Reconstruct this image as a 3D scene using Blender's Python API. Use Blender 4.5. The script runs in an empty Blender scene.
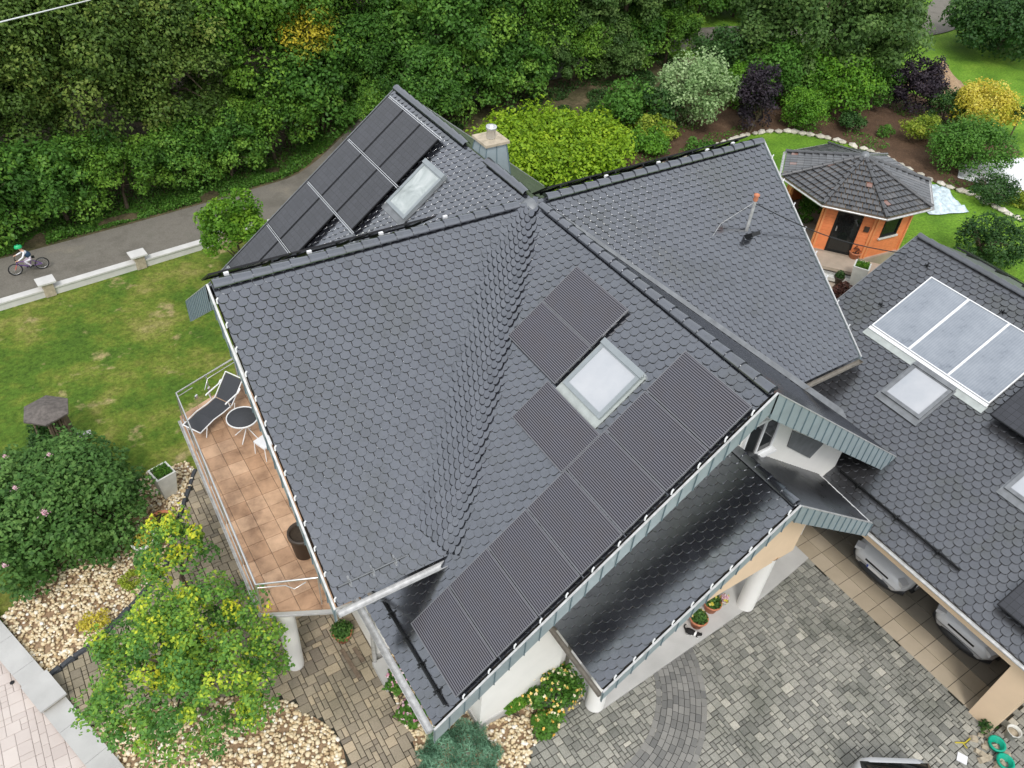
import bpy, math, random
import numpy as np
from mathutils import Vector, Matrix, noise
R = math.radians
rnd = random.Random(7)
COL = bpy.context.scene.collection
scn = bpy.context.scene

# ------------------------------------------------------------------ materials
def _nodes(name):
    m = bpy.data.materials.new(name); m.use_nodes = True
    nt = m.node_tree; b = nt.nodes['Principled BSDF']
    return m, nt, b
def _n(nt, t, **kw):
    n = nt.nodes.new(t)
    for k, v in kw.items():
        if k in n.inputs: n.inputs[k].default_value = v
        else: setattr(n, k, v)
    return n
def ramp(nt, fac, stops):
    r = nt.nodes.new('ShaderNodeValToRGB'); e = r.color_ramp.elements
    e[0].position, e[0].color = stops[0][0], (*stops[0][1], 1)
    e[1].position, e[1].color = stops[-1][0], (*stops[-1][1], 1)
    for p, c in stops[1:-1]:
        x = e.new(p); x.color = (*c, 1)
    nt.links.new(fac, r.inputs[0]); return r.outputs[0]
def simple(name, c, rough=.6, metal=0., var=.15, scale=6., ior=1.45, bump=0., bscale=40.):
    m, nt, b = _nodes(name)
    tc = _n(nt, 'ShaderNodeTexCoord')
    nz = _n(nt, 'ShaderNodeTexNoise', Scale=scale, Detail=5.); nt.links.new(tc.outputs['Object'], nz.inputs['Vector'])
    c1 = tuple(x*(1-var) for x in c); c2 = tuple(min(1, x*(1+var)) for x in c)
    nt.links.new(ramp(nt, nz.outputs['Fac'], [(.3, c1), (.7, c2)]), b.inputs['Base Color'])
    b.inputs['Roughness'].default_value = rough; b.inputs['Metallic'].default_value = metal; b.inputs['IOR'].default_value = ior
    if bump:
        n2 = _n(nt, 'ShaderNodeTexNoise', Scale=bscale, Detail=4.); nt.links.new(tc.outputs['Object'], n2.inputs['Vector'])
        bp = _n(nt, 'ShaderNodeBump', Strength=bump, Distance=.02); nt.links.new(n2.outputs['Fac'], bp.inputs['Height'])
        nt.links.new(bp.outputs[0], b.inputs['Normal'])
    return m
def tinted(name, stops, rough=.7, ior=1.45, nstops=None, nscale=.8, nfac=.5, bump=.0, bscale=60., rvar=0., fine=0.):
    """colour from the per-face 'tint' attribute, multiplied by weathering noise"""
    m, nt, b = _nodes(name)
    at = _n(nt, 'ShaderNodeAttribute', attribute_name='tint')
    col = ramp(nt, at.outputs['Fac'], stops)
    tc = _n(nt, 'ShaderNodeTexCoord')
    if nstops:
        nz = _n(nt, 'ShaderNodeTexNoise', Scale=nscale, Detail=6., Roughness=.65); nt.links.new(tc.outputs['Object'], nz.inputs['Vector'])
        nc = ramp(nt, nz.outputs['Fac'], nstops)
        mx = _n(nt, 'ShaderNodeMix', data_type='RGBA', blend_type='MULTIPLY'); mx.inputs[0].default_value = nfac
        nt.links.new(col, mx.inputs[6]); nt.links.new(nc, mx.inputs[7]); col = mx.outputs[2]
        if rvar:
            mr = _n(nt, 'ShaderNodeMapRange'); mr.inputs[1].default_value = .35; mr.inputs[2].default_value = .65
            mr.inputs[3].default_value = rough; mr.inputs[4].default_value = rough+rvar
            nt.links.new(nz.outputs['Fac'], mr.inputs[0]); nt.links.new(mr.outputs[0], b.inputs['Roughness'])
    if fine:
        n3 = _n(nt, 'ShaderNodeTexNoise', Scale=28., Detail=3.); nt.links.new(tc.outputs['Object'], n3.inputs['Vector'])
        fc = ramp(nt, n3.outputs['Fac'], [(.3, (1-fine,)*3), (.7, (1+fine,)*3)])
        m3 = _n(nt, 'ShaderNodeMix', data_type='RGBA', blend_type='MULTIPLY'); m3.inputs[0].default_value = 1
        nt.links.new(col, m3.inputs[6]); nt.links.new(fc, m3.inputs[7]); col = m3.outputs[2]
    nt.links.new(col, b.inputs['Base Color'])
    if not rvar: b.inputs['Roughness'].default_value = rough
    b.inputs['IOR'].default_value = ior
    if bump:
        n2 = _n(nt, 'ShaderNodeTexNoise', Scale=bscale, Detail=4.); nt.links.new(tc.outputs['Object'], n2.inputs['Vector'])
        bp = _n(nt, 'ShaderNodeBump', Strength=bump, Distance=.01); nt.links.new(n2.outputs['Fac'], bp.inputs['Height'])
        nt.links.new(bp.outputs[0], b.inputs['Normal'])
    return m
def leafmat(name, stops, trans=.3, rough=.55):
    m, nt, b = _nodes(name)
    at = _n(nt, 'ShaderNodeAttribute', attribute_name='tint')
    oi = _n(nt, 'ShaderNodeObjectInfo')
    ad = _n(nt, 'ShaderNodeMath', operation='MULTIPLY_ADD'); ad.inputs[1].default_value = .22; ad.inputs[2].default_value = -.11
    nt.links.new(oi.outputs['Random'], ad.inputs[0])
    a2 = _n(nt, 'ShaderNodeMath', operation='ADD', use_clamp=True); nt.links.new(at.outputs['Fac'], a2.inputs[0]); nt.links.new(ad.outputs[0], a2.inputs[1])
    c = ramp(nt, a2.outputs[0], stops)
    nt.links.new(c, b.inputs['Base Color']); b.inputs['Roughness'].default_value = rough; b.inputs['IOR'].default_value = 1.35
    tr = _n(nt, 'ShaderNodeBsdfTranslucent'); nt.links.new(c, tr.inputs['Color'])
    ms = _n(nt, 'ShaderNodeMixShader'); ms.inputs[0].default_value = trans
    nt.links.new(b.outputs[0], ms.inputs[1]); nt.links.new(tr.outputs[0], ms.inputs[2])
    nt.links.new(ms.outputs[0], nt.nodes['Material Output'].inputs['Surface'])
    return m
M = {}
def glazed(name, base, ior, rough, rvar, stain):
    """glazed roof tile: dark body under a glossy engobe whose sheen varies per tile and with grime"""
    m, nt, b = _nodes(name)
    at = _n(nt, 'ShaderNodeAttribute', attribute_name='tint'); tc = _n(nt, 'ShaderNodeTexCoord')
    col = ramp(nt, at.outputs['Fac'], [(0, tuple(x*.75 for x in base)), (1, tuple(x*1.35 for x in base))])
    n1 = _n(nt, 'ShaderNodeTexNoise', Scale=.55, Detail=7., Roughness=.7); nt.links.new(tc.outputs['Object'], n1.inputs['Vector'])
    n2 = _n(nt, 'ShaderNodeTexNoise', Scale=9., Detail=5., Roughness=.7); nt.links.new(tc.outputs['Object'], n2.inputs['Vector'])
    g1 = ramp(nt, n1.outputs['Fac'], [(.3, stain), (.5, (.91, .94, .99)), (.72, (.93, .96, 1.))])
    g2 = ramp(nt, n2.outputs['Fac'], [(.25, (.80, .80, .78)), (.5, (1, 1, 1)), (.8, (.93, .93, .95))])
    g3 = ramp(nt, at.outputs['Fac'], [(0, (.86, .86, .86)), (.5, (.95, .95, .96)), (1, (1, 1, 1))])
    a = _n(nt, 'ShaderNodeMix', data_type='RGBA', blend_type='MULTIPLY'); a.inputs[0].default_value = 1; nt.links.new(g1, a.inputs[6]); nt.links.new(g2, a.inputs[7])
    c = _n(nt, 'ShaderNodeMix', data_type='RGBA', blend_type='MULTIPLY'); c.inputs[0].default_value = 1; nt.links.new(a.outputs[2], c.inputs[6]); nt.links.new(g3, c.inputs[7])
    nt.links.new(c.outputs[2], b.inputs['Specular Tint']); nt.links.new(col, b.inputs['Base Color'])
    mr = _n(nt, 'ShaderNodeMapRange'); mr.inputs[1].default_value = .35; mr.inputs[2].default_value = .65; mr.inputs[3].default_value = rough; mr.inputs[4].default_value = rough+rvar
    nt.links.new(n1.outputs['Fac'], mr.inputs[0]); nt.links.new(mr.outputs[0], b.inputs['Roughness']); b.inputs['IOR'].default_value = ior
    return m
M['tile'] = glazed('roof tile', (.013, .014, .018), 2.85, .13, .10, (.84, .86, .84))
M['tile2'] = glazed('garage roof tile', (.022, .022, .024), 2.45, .26, .12, (.80, .83, .74))
M['mossy'] = tinted('mossy roof tile', [(0, (.045, .062, .030)), (1, (.08, .10, .055))], .7, 1.5, [(.3, (.6, .9, .5)), (.7, (1, 1, 1))], 1.5, .8)
M['pantile'] = tinted('pavilion roof tile', [(0, (.028, .029, .031)), (.6, (.06, .06, .062)), (.92, (.10, .095, .09)), (1, (.22, .11, .08))], .24, 1.9,
                   [(.3, (.7, .7, .7)), (.7, (1.1, 1.1, 1.1))], 2., .7)
M['under'] = simple('roof underside', (.045, .038, .032), .8)
M['white'] = simple('white render', (.80, .79, .76), .85, var=.03, scale=2., bump=.1)
M['cream'] = simple('cream render', (.72, .55, .38), .85, var=.04, scale=2., bump=.1)
M['zinc'] = simple('blue grey zinc', (.31, .37, .395), .45, .25, .08, 3.)
M['skyframe'] = simple('grey aluminium skylight frame', (.30, .33, .34), .4, .4, .05)
M['zincdark'] = simple('zinc seam', (.16, .22, .25), .5, .3, .1)
M['steel'] = simple('brushed steel', (.66, .66, .66), .3, .85, .08)
M['galv'] = simple('galvanised gutter', (.55, .55, .54), .45, .5, .2, 9.)
M['brownmetal'] = simple('dull brown metal', (.22, .20, .17), .5, .4, .2, 9.)
M['black'] = simple('black metal', (.012, .013, .014), .4, .2, .2)
M['pvframe'] = simple('black module frame', (.02, .02, .022), .35, .6, .1)
M['alu'] = simple('aluminium', (.68, .69, .70), .35, .7, .05)
M['modframe'] = simple('dark anodised frame', (.20, .20, .21), .35, .6, .08)
M['whiteframe'] = simple('white frame', (.78, .79, .80), .4, 0., .04)
M['wood'] = simple('weathered wood', (.16, .12, .085), .85, var=.3, scale=12., bump=.3)
M['board'] = simple('grey timber', (.12, .105, .095), .85, var=.3, scale=10., bump=.3)
M['terracotta'] = simple('terracotta', (.50, .19, .10), .75, var=.15, scale=10.)
M['soilpot'] = simple('potting soil', (.04, .028, .018), .95, var=.3, scale=30.)
M['planter'] = simple('pale planter', (.62, .62, .58), .6, var=.12, scale=4.)
M['darkpot'] = simple('dark resin planter', (.055, .040, .030), .45, var=.15)
M['orange'] = simple('orange painted timber', (.78, .25, .095), .65, var=.10, scale=5.)
M['fabric'] = simple('charcoal fabric', (.045, .048, .055), .8, var=.1, scale=40.)
M['trim'] = simple('orange trim', (.75, .30, .12), .6, var=.06)
M['concrete'] = simple('concrete slab', (.46, .455, .44), .85, var=.10, scale=1.6, bump=.2)
M['coping'] = simple('coping concrete', (.60, .59, .57), .85, var=.08, scale=2.5, bump=.15)
M['brickpillar'] = simple('sandstone pillar', (.42, .36, .27), .85, var=.2, scale=8., bump=.4)
M['bark'] = simple('bark', (.10, .075, .05), .9, var=.35, scale=9., bump=.5)
M['rubber'] = simple('rubber', (.02, .02, .02), .7)
M['tarp'] = simple('white tarpaulin', (.75, .76, .78), .5, var=.05, bump=.3, bscale=6.)
M['bluetarp'] = simple('pale blue pool cover', (.52, .62, .66), .45, var=.32, scale=5., bump=.3, bscale=5.)
M['teal'] = simple('teal hose', (.0, .34, .22), .45, var=.1)
M['lead'] = simple('lead flashing', (.20, .21, .22), .5, .4, .2, 4.)
M['lightflash'] = simple('weathered flashing', (.42, .45, .43), .5, .3, .15, 4.)
def glass(name, c, rough=.06, ior=1.5):
    m, nt, b = _nodes(name); b.inputs['Base Color'].default_value = (*c, 1); b.inputs['Roughness'].default_value = rough; b.inputs['IOR'].default_value = ior
    return m
def paneglass(name, stops, scale, rough, ior, dist=0.):
    m, nt, b = _nodes(name); tc = _n(nt, 'ShaderNodeTexCoord'); nz = _n(nt, 'ShaderNodeTexNoise', Scale=scale, Detail=5., Roughness=.6, Distortion=dist); nt.links.new(tc.outputs['Object'], nz.inputs['Vector'])
    nt.links.new(ramp(nt, nz.outputs['Fac'], stops), b.inputs['Base Color']); b.inputs['Roughness'].default_value = rough; b.inputs['IOR'].default_value = ior; return m
M['pane'] = paneglass('skylight glass', [(.32, (.22, .25, .24)), (.5, (.36, .40, .39)), (.68, (.50, .53, .52))], 2.0, .08, 2.0, .6)
M['skyreflpane'] = paneglass('skylight with painted sky reflection', [(.3, (.38, .40, .43)), (.7, (.47, .48, .50))], 1.1, .08, 1.7, .2)  # pale mottling in the colour stands in for sky reflected in the glass
M['darkglass'] = glass('dark glass', (.012, .014, .014), .05, 1.6)
M['balglass'] = None
def panelmat():
    m, nt, b = _nodes('striped module glass')
    tc = _n(nt, 'ShaderNodeTexCoord'); sx = _n(nt, 'ShaderNodeSeparateXYZ'); nt.links.new(tc.outputs['Object'], sx.inputs[0])
    mu = _n(nt, 'ShaderNodeMath', operation='MULTIPLY'); mu.inputs[1].default_value = 24.0/1.10; nt.links.new(sx.outputs['Y'], mu.inputs[0])
    fr = _n(nt, 'ShaderNodeMath', operation='FRACT'); nt.links.new(mu.outputs[0], fr.inputs[0])
    nz = _n(nt, 'ShaderNodeTexNoise', Scale=2.2, Detail=4.); nt.links.new(tc.outputs['Object'], nz.inputs['Vector'])
    st = ramp(nt, fr.outputs[0], [(.0, (.014, .015, .018)), (.48, (.014, .015, .018)), (.56, (.14, .135, .155)), (.92, (.14, .135, .155)), (1., (.03, .03, .034))])
    nc = ramp(nt, nz.outputs['Fac'], [(.35, (1, .95, .92)), (.6, (1, 1, 1.04))])
    mx = _n(nt, 'ShaderNodeMix', data_type='RGBA', blend_type='MULTIPLY'); mx.inputs[0].default_value = .8
    nt.links.new(st, mx.inputs[6]); nt.links.new(nc, mx.inputs[7]); nt.links.new(mx.outputs[2], b.inputs['Base Color'])
    b.inputs['Roughness'].default_value = .25; b.inputs['IOR'].default_value = 1.5
    return m
M['pvstripe'] = panelmat()
def blackpv():
    m, nt, b = _nodes('black module glass')
    tc = _n(nt, 'ShaderNodeTexCoord'); br = _n(nt, 'ShaderNodeTexBrick', Scale=1., offset=0.)
    br.inputs['Brick Width'].default_value = .175; br.inputs['Row Height'].default_value = .175; br.inputs['Mortar Size'].default_value = .006
    br.inputs['Color1'].default_value = (.026, .027, .032, 1); br.inputs['Color2'].default_value = (.034, .035, .042, 1); br.inputs['Mortar'].default_value = (.010, .010, .011, 1)
    nt.links.new(tc.outputs['Object'], br.inputs['Vector']); nt.links.new(br.outputs['Color'], b.inputs['Base Color'])
    b.inputs['Roughness'].default_value = .16; b.inputs['IOR'].default_value = 1.6
    return m
M['pvblack'] = blackpv()
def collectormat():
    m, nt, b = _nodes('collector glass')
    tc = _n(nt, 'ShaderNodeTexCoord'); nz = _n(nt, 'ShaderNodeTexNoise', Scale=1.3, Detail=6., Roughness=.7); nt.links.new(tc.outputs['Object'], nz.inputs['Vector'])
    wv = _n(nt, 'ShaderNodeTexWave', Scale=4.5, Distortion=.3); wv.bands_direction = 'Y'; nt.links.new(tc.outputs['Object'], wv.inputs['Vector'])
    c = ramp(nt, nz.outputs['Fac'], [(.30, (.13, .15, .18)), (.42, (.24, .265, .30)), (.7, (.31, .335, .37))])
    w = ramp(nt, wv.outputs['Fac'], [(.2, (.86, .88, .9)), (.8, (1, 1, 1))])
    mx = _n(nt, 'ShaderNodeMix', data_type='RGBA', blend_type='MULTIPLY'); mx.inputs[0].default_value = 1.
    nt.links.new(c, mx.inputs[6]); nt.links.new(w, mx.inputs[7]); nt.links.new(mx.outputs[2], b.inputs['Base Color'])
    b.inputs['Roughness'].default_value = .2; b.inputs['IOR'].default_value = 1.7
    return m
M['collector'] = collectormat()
def groundmat(name, stops, scale=.35, fine=(.8, 1.2), fscale=14., bump=.5, rough=.95, patch=None):
    m, nt, b = _nodes(name)
    tc = _n(nt, 'ShaderNodeTexCoord')
    nz = _n(nt, 'ShaderNodeTexNoise', Scale=scale, Detail=9., Roughness=.68); nt.links.new(tc.outputs['Object'], nz.inputs['Vector'])
    c = ramp(nt, nz.outputs['Fac'], stops)
    if patch:
        n4 = _n(nt, 'ShaderNodeTexNoise', Scale=patch[0], Detail=5., Roughness=.6); nt.links.new(tc.outputs['Object'], n4.inputs['Vector'])
        pf = ramp(nt, n4.outputs['Fac'], [(patch[1], (0, 0, 0)), (patch[1]+.09, (1, 1, 1))])
        mp = _n(nt, 'ShaderNodeMix', data_type='RGBA'); nt.links.new(pf, mp.inputs[0]); nt.links.new(c, mp.inputs[6]); mp.inputs[7].default_value = (*patch[2], 1); c = mp.outputs[2]
    n2 = _n(nt, 'ShaderNodeTexNoise', Scale=fscale, Detail=6., Roughness=.7); nt.links.new(tc.outputs['Object'], n2.inputs['Vector'])
    f = ramp(nt, n2.outputs['Fac'], [(.3, (fine[0],)*3), (.7, (fine[1],)*3)])
    mx = _n(nt, 'ShaderNodeMix', data_type='RGBA', blend_type='MULTIPLY'); mx.inputs[0].default_value = 1.
    nt.links.new(c, mx.inputs[6]); nt.links.new(f, mx.inputs[7]); nt.links.new(mx.outputs[2], b.inputs['Base Color'])
    if name == 'lawn':      # better watered turf east of the house
        sx = _n(nt, 'ShaderNodeSeparateXYZ'); nt.links.new(tc.outputs['Object'], sx.inputs[0]); mr = _n(nt, 'ShaderNodeMapRange'); mr.inputs[1].default_value = 4; mr.inputs[2].default_value = 12; nt.links.new(sx.outputs['X'], mr.inputs[0])
        n5 = _n(nt, 'ShaderNodeTexNoise', Scale=.6, Detail=6.); nt.links.new(tc.outputs['Object'], n5.inputs['Vector'])
        f5 = ramp(nt, n5.outputs['Fac'], [(.3, (.075, .17, .014)), (.5, (.13, .26, .022)), (.7, (.20, .34, .035))])
        m5 = _n(nt, 'ShaderNodeMix', data_type='RGBA', blend_type='MULTIPLY'); m5.inputs[0].default_value = 1.; nt.links.new(f5, m5.inputs[6]); nt.links.new(f, m5.inputs[7])
        m6 = _n(nt, 'ShaderNodeMix', data_type='RGBA'); nt.links.new(mr.outputs[0], m6.inputs[0]); nt.links.new(mx.outputs[2], m6.inputs[6]); nt.links.new(m5.outputs[2], m6.inputs[7]); nt.links.new(m6.outputs[2], b.inputs['Base Color'])
    bp = _n(nt, 'ShaderNodeBump', Strength=bump, Distance=.05); nt.links.new(n2.outputs['Fac'], bp.inputs['Height']); nt.links.new(bp.outputs[0], b.inputs['Normal'])
    b.inputs['Roughness'].default_value = rough; b.inputs['IOR'].default_value = 1.3
    return m
M['lawn'] = groundmat('lawn', [(.30, (.048, .100, .014)), (.44, (.082, .150, .018)), (.54, (.135, .180, .026)), (.64, (.215, .215, .055)), (.78, (.36, .30, .14))], .55, (.5, 1.45), 9., .8, patch=(.95, .585, (.34, .28, .13)))
M['asphalt'] = groundmat('old asphalt', [(.3, (.13, .12, .10)), (.5, (.19, .175, .15)), (.62, (.165, .155, .13)), (.8, (.26, .235, .19))], .7, (.8, 1.2), 22., .3, patch=(.35, .60, (.24, .215, .175)))
M['soil'] = groundmat('soil', [(.3, (.07, .042, .026)), (.6, (.12, .072, .045)), (.8, (.19, .13, .085))], .8, (.7, 1.3), 12., .8)
M['verge'] = groundmat('leaf litter verge', [(.3, (.05, .055, .02)), (.5, (.10, .085, .045)), (.7, (.20, .15, .09))], .9, (.6, 1.4), 9., .8)
M['mound'] = groundmat('dry earth', [(.3, (.28, .18, .11)), (.7, (.42, .30, .19))], 2., (.7, 1.25), 12., .8)
M['joint'] = groundmat('paving joints', [(.3, (.035, .035, .03)), (.7, (.065, .065, .05))], 1., (.8, 1.2), 20., .4)
M['paver'] = tinted('grey pavers', [(0, (.20, .20, .185)), (.5, (.30, .297, .27)), (.8, (.37, .362, .325)), (1, (.48, .46, .41))], .85, 1.4,
                    [(.32, (.5, .52, .48)), (.5, (.88, .88, .85)), (.7, (1.15, 1.13, 1.1))], .6, .95, bump=.3, fine=.16)
M['paverwarm'] = tinted('warm pavers', [(0, (.23, .20, .165)), (.5, (.35, .305, .24)), (1, (.52, .43, .32))], .85, 1.4,
                    [(.32, (.6, .6, .52)), (.5, (.9, .88, .8)), (.7, (1.15, 1.1, 1.05))], .5, .85, bump=.3, fine=.12)
M['ringpaver'] = tinted('dark ring pavers', [(0, (.15, .15, .145)), (1, (.25, .245, .23))], .85, 1.4, [(.3, (.7, .7, .68)), (.7, (1.1, 1.1, 1.1))], .6, .8, bump=.3)
M['streetpaver'] = tinted('pale street pavers', [(0, (.52, .46, .43)), (1, (.62, .56, .52))], .85, 1.4, [(.3, (.85, .82, .8)), (.7, (1.08, 1.08, 1.08))], .5, .8, bump=.2)
M['balcony'] = tinted('balcony tiles', [(0, (.42, .265, .165)), (1, (.56, .385, .26))], .6, 1.45, [(.32, (.42, .36, .32)), (.5, (.85, .8, .75)), (.68, (1.15, 1.1, 1.05))], 1.7, .9, bump=.1)
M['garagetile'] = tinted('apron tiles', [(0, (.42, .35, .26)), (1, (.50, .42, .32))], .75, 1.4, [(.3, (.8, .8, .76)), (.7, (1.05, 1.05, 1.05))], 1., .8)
M['innertile'] = tinted('shaded dark garage floor tiles', [(0, (.20, .18, .145)), (1, (.25, .225, .185))], .7, 1.4, [(.3, (.8, .8, .76)), (.7, (1.05, 1.05, 1.05))], 1., .8)  # darker tile of its own, deepened in colour for shade under the roof
M['gravel'] = tinted('yellow gravel', [(0, (.46, .33, .18)), (.35, (.66, .53, .33)), (.75, (.76, .66, .47)), (1, (.84, .80, .72))], .8)
M['deck'] = tinted('deck boards', [(0, (.34, .27, .20)), (1, (.52, .44, .36))], .8, 1.4, [(.3, (.7, .7, .7)), (.7, (1.1, 1.1, 1.1))], 2., .7)
M['stone'] = tinted('limestone', [(0, (.42, .38, .31)), (1, (.66, .62, .54))], .85, 1.4, [(.3, (.6, .6, .6)), (.7, (1.1, 1.1, 1.1))], 4., .8, bump=.5)
M['slate'] = simple('dark slate', (.055, .06, .068), .7, var=.3, scale=12., bump=.4)
# foliage
M['f_wood'] = leafmat('wood foliage', [(0, (0.037, 0.103, 0.016)), (.5, (0.083, 0.208, 0.030)), (1, (0.208, 0.375, 0.049))])
M['f_droop'] = leafmat('olive foliage', [(0, (0.044, 0.091, 0.016)), (.5, (0.102, 0.180, 0.031)), (1, (0.227, 0.290, 0.059))])
M['f_lime'] = leafmat('lime foliage', [(0, (.11, .22, .012)), (.5, (.24, .40, .018)), (1, (.40, .53, .030))])
M['f_lime2'] = leafmat('young tree foliage', [(0, (.05, .14, .012)), (.5, (.13, .29, .022)), (1, (.27, .46, .035))])
M['f_mid2'] = leafmat('light wood foliage', [(0, (0.033, 0.094, 0.013)), (.5, (0.094, 0.215, 0.024)), (1, (0.220, 0.385, 0.044))])
M['f_big'] = leafmat('muted green foliage', [(0, (0.044, 0.100, 0.022)), (.5, (0.100, 0.188, 0.044)), (1, (0.194, 0.300, 0.081))])
M['f_mid'] = leafmat('mid green foliage', [(0, (0.044, 0.131, 0.015)), (.5, (0.081, 0.206, 0.027)), (1, (0.150, 0.312, 0.044))])
M['f_fresh'] = leafmat('fresh green foliage', [(0, (0.050, 0.138, 0.013)), (.5, (0.106, 0.263, 0.022)), (1, (0.213, 0.413, 0.035))])
M['f_maple'] = leafmat('yellow tipped foliage', [(0, (0.044, 0.131, 0.027)), (.45, (0.106, 0.256, 0.053)), (.66, (0.213, 0.388, 0.050)), (.80, (0.525, 0.625, 0.050)), (1, (0.800, 0.750, 0.050))])
M['f_rhodo'] = leafmat('rhododendron foliage', [(0, (0.036, 0.100, 0.021)), (.5, (0.083, 0.189, 0.039)), (1, (0.174, 0.310, 0.076))])
M['f_varieg'] = leafmat('variegated foliage', [(0, (.10, .20, .06)), (.5, (.28, .42, .17)), (1, (.52, .64, .36))])
M['f_purple'] = leafmat('purple foliage', [(0, (.012, .010, .014)), (.5, (.026, .019, .028)), (1, (.055, .040, .052))], .15)
M['f_gold'] = leafmat('golden foliage', [(0, (.34, .34, .02)), (.5, (.66, .56, .07)), (1, (.80, .72, .22))])
M['f_yg'] = leafmat('yellow green foliage', [(0, (0.110, 0.187, 0.017)), (.5, (0.264, 0.352, 0.033)), (1, (0.495, 0.528, 0.077))])
M['f_dark'] = leafmat('dark green foliage', [(0, (0.020, 0.061, 0.014)), (.5, (0.041, 0.108, 0.024)), (1, (0.088, 0.176, 0.041))])
M['f_juniper'] = leafmat('blue green needles', [(0, (0.066, 0.162, 0.096)), (.5, (0.144, 0.300, 0.186)), (1, (0.264, 0.468, 0.312))])
M['f_autumn'] = leafmat('autumn foliage', [(0, (.08, .16, .02)), (.4, (.26, .30, .03)), (.65, (.52, .46, .04)), (1, (.66, .52, .05))])
M['f_flower'] = leafmat('yellow flowers', [(0, (.8, .45, .06)), (.5, (.85, .68, .22)), (1, (.88, .82, .62))], .2)
M['f_pink'] = leafmat('pink flowers', [(0, (.55, .20, .32)), (.5, (.75, .45, .52)), (1, (.85, .72, .74))], .2)
M['f_brown'] = leafmat('brown dry leaves', [(0, (.05, .02, .015)), (1, (.13, .055, .04))], .1)

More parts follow.
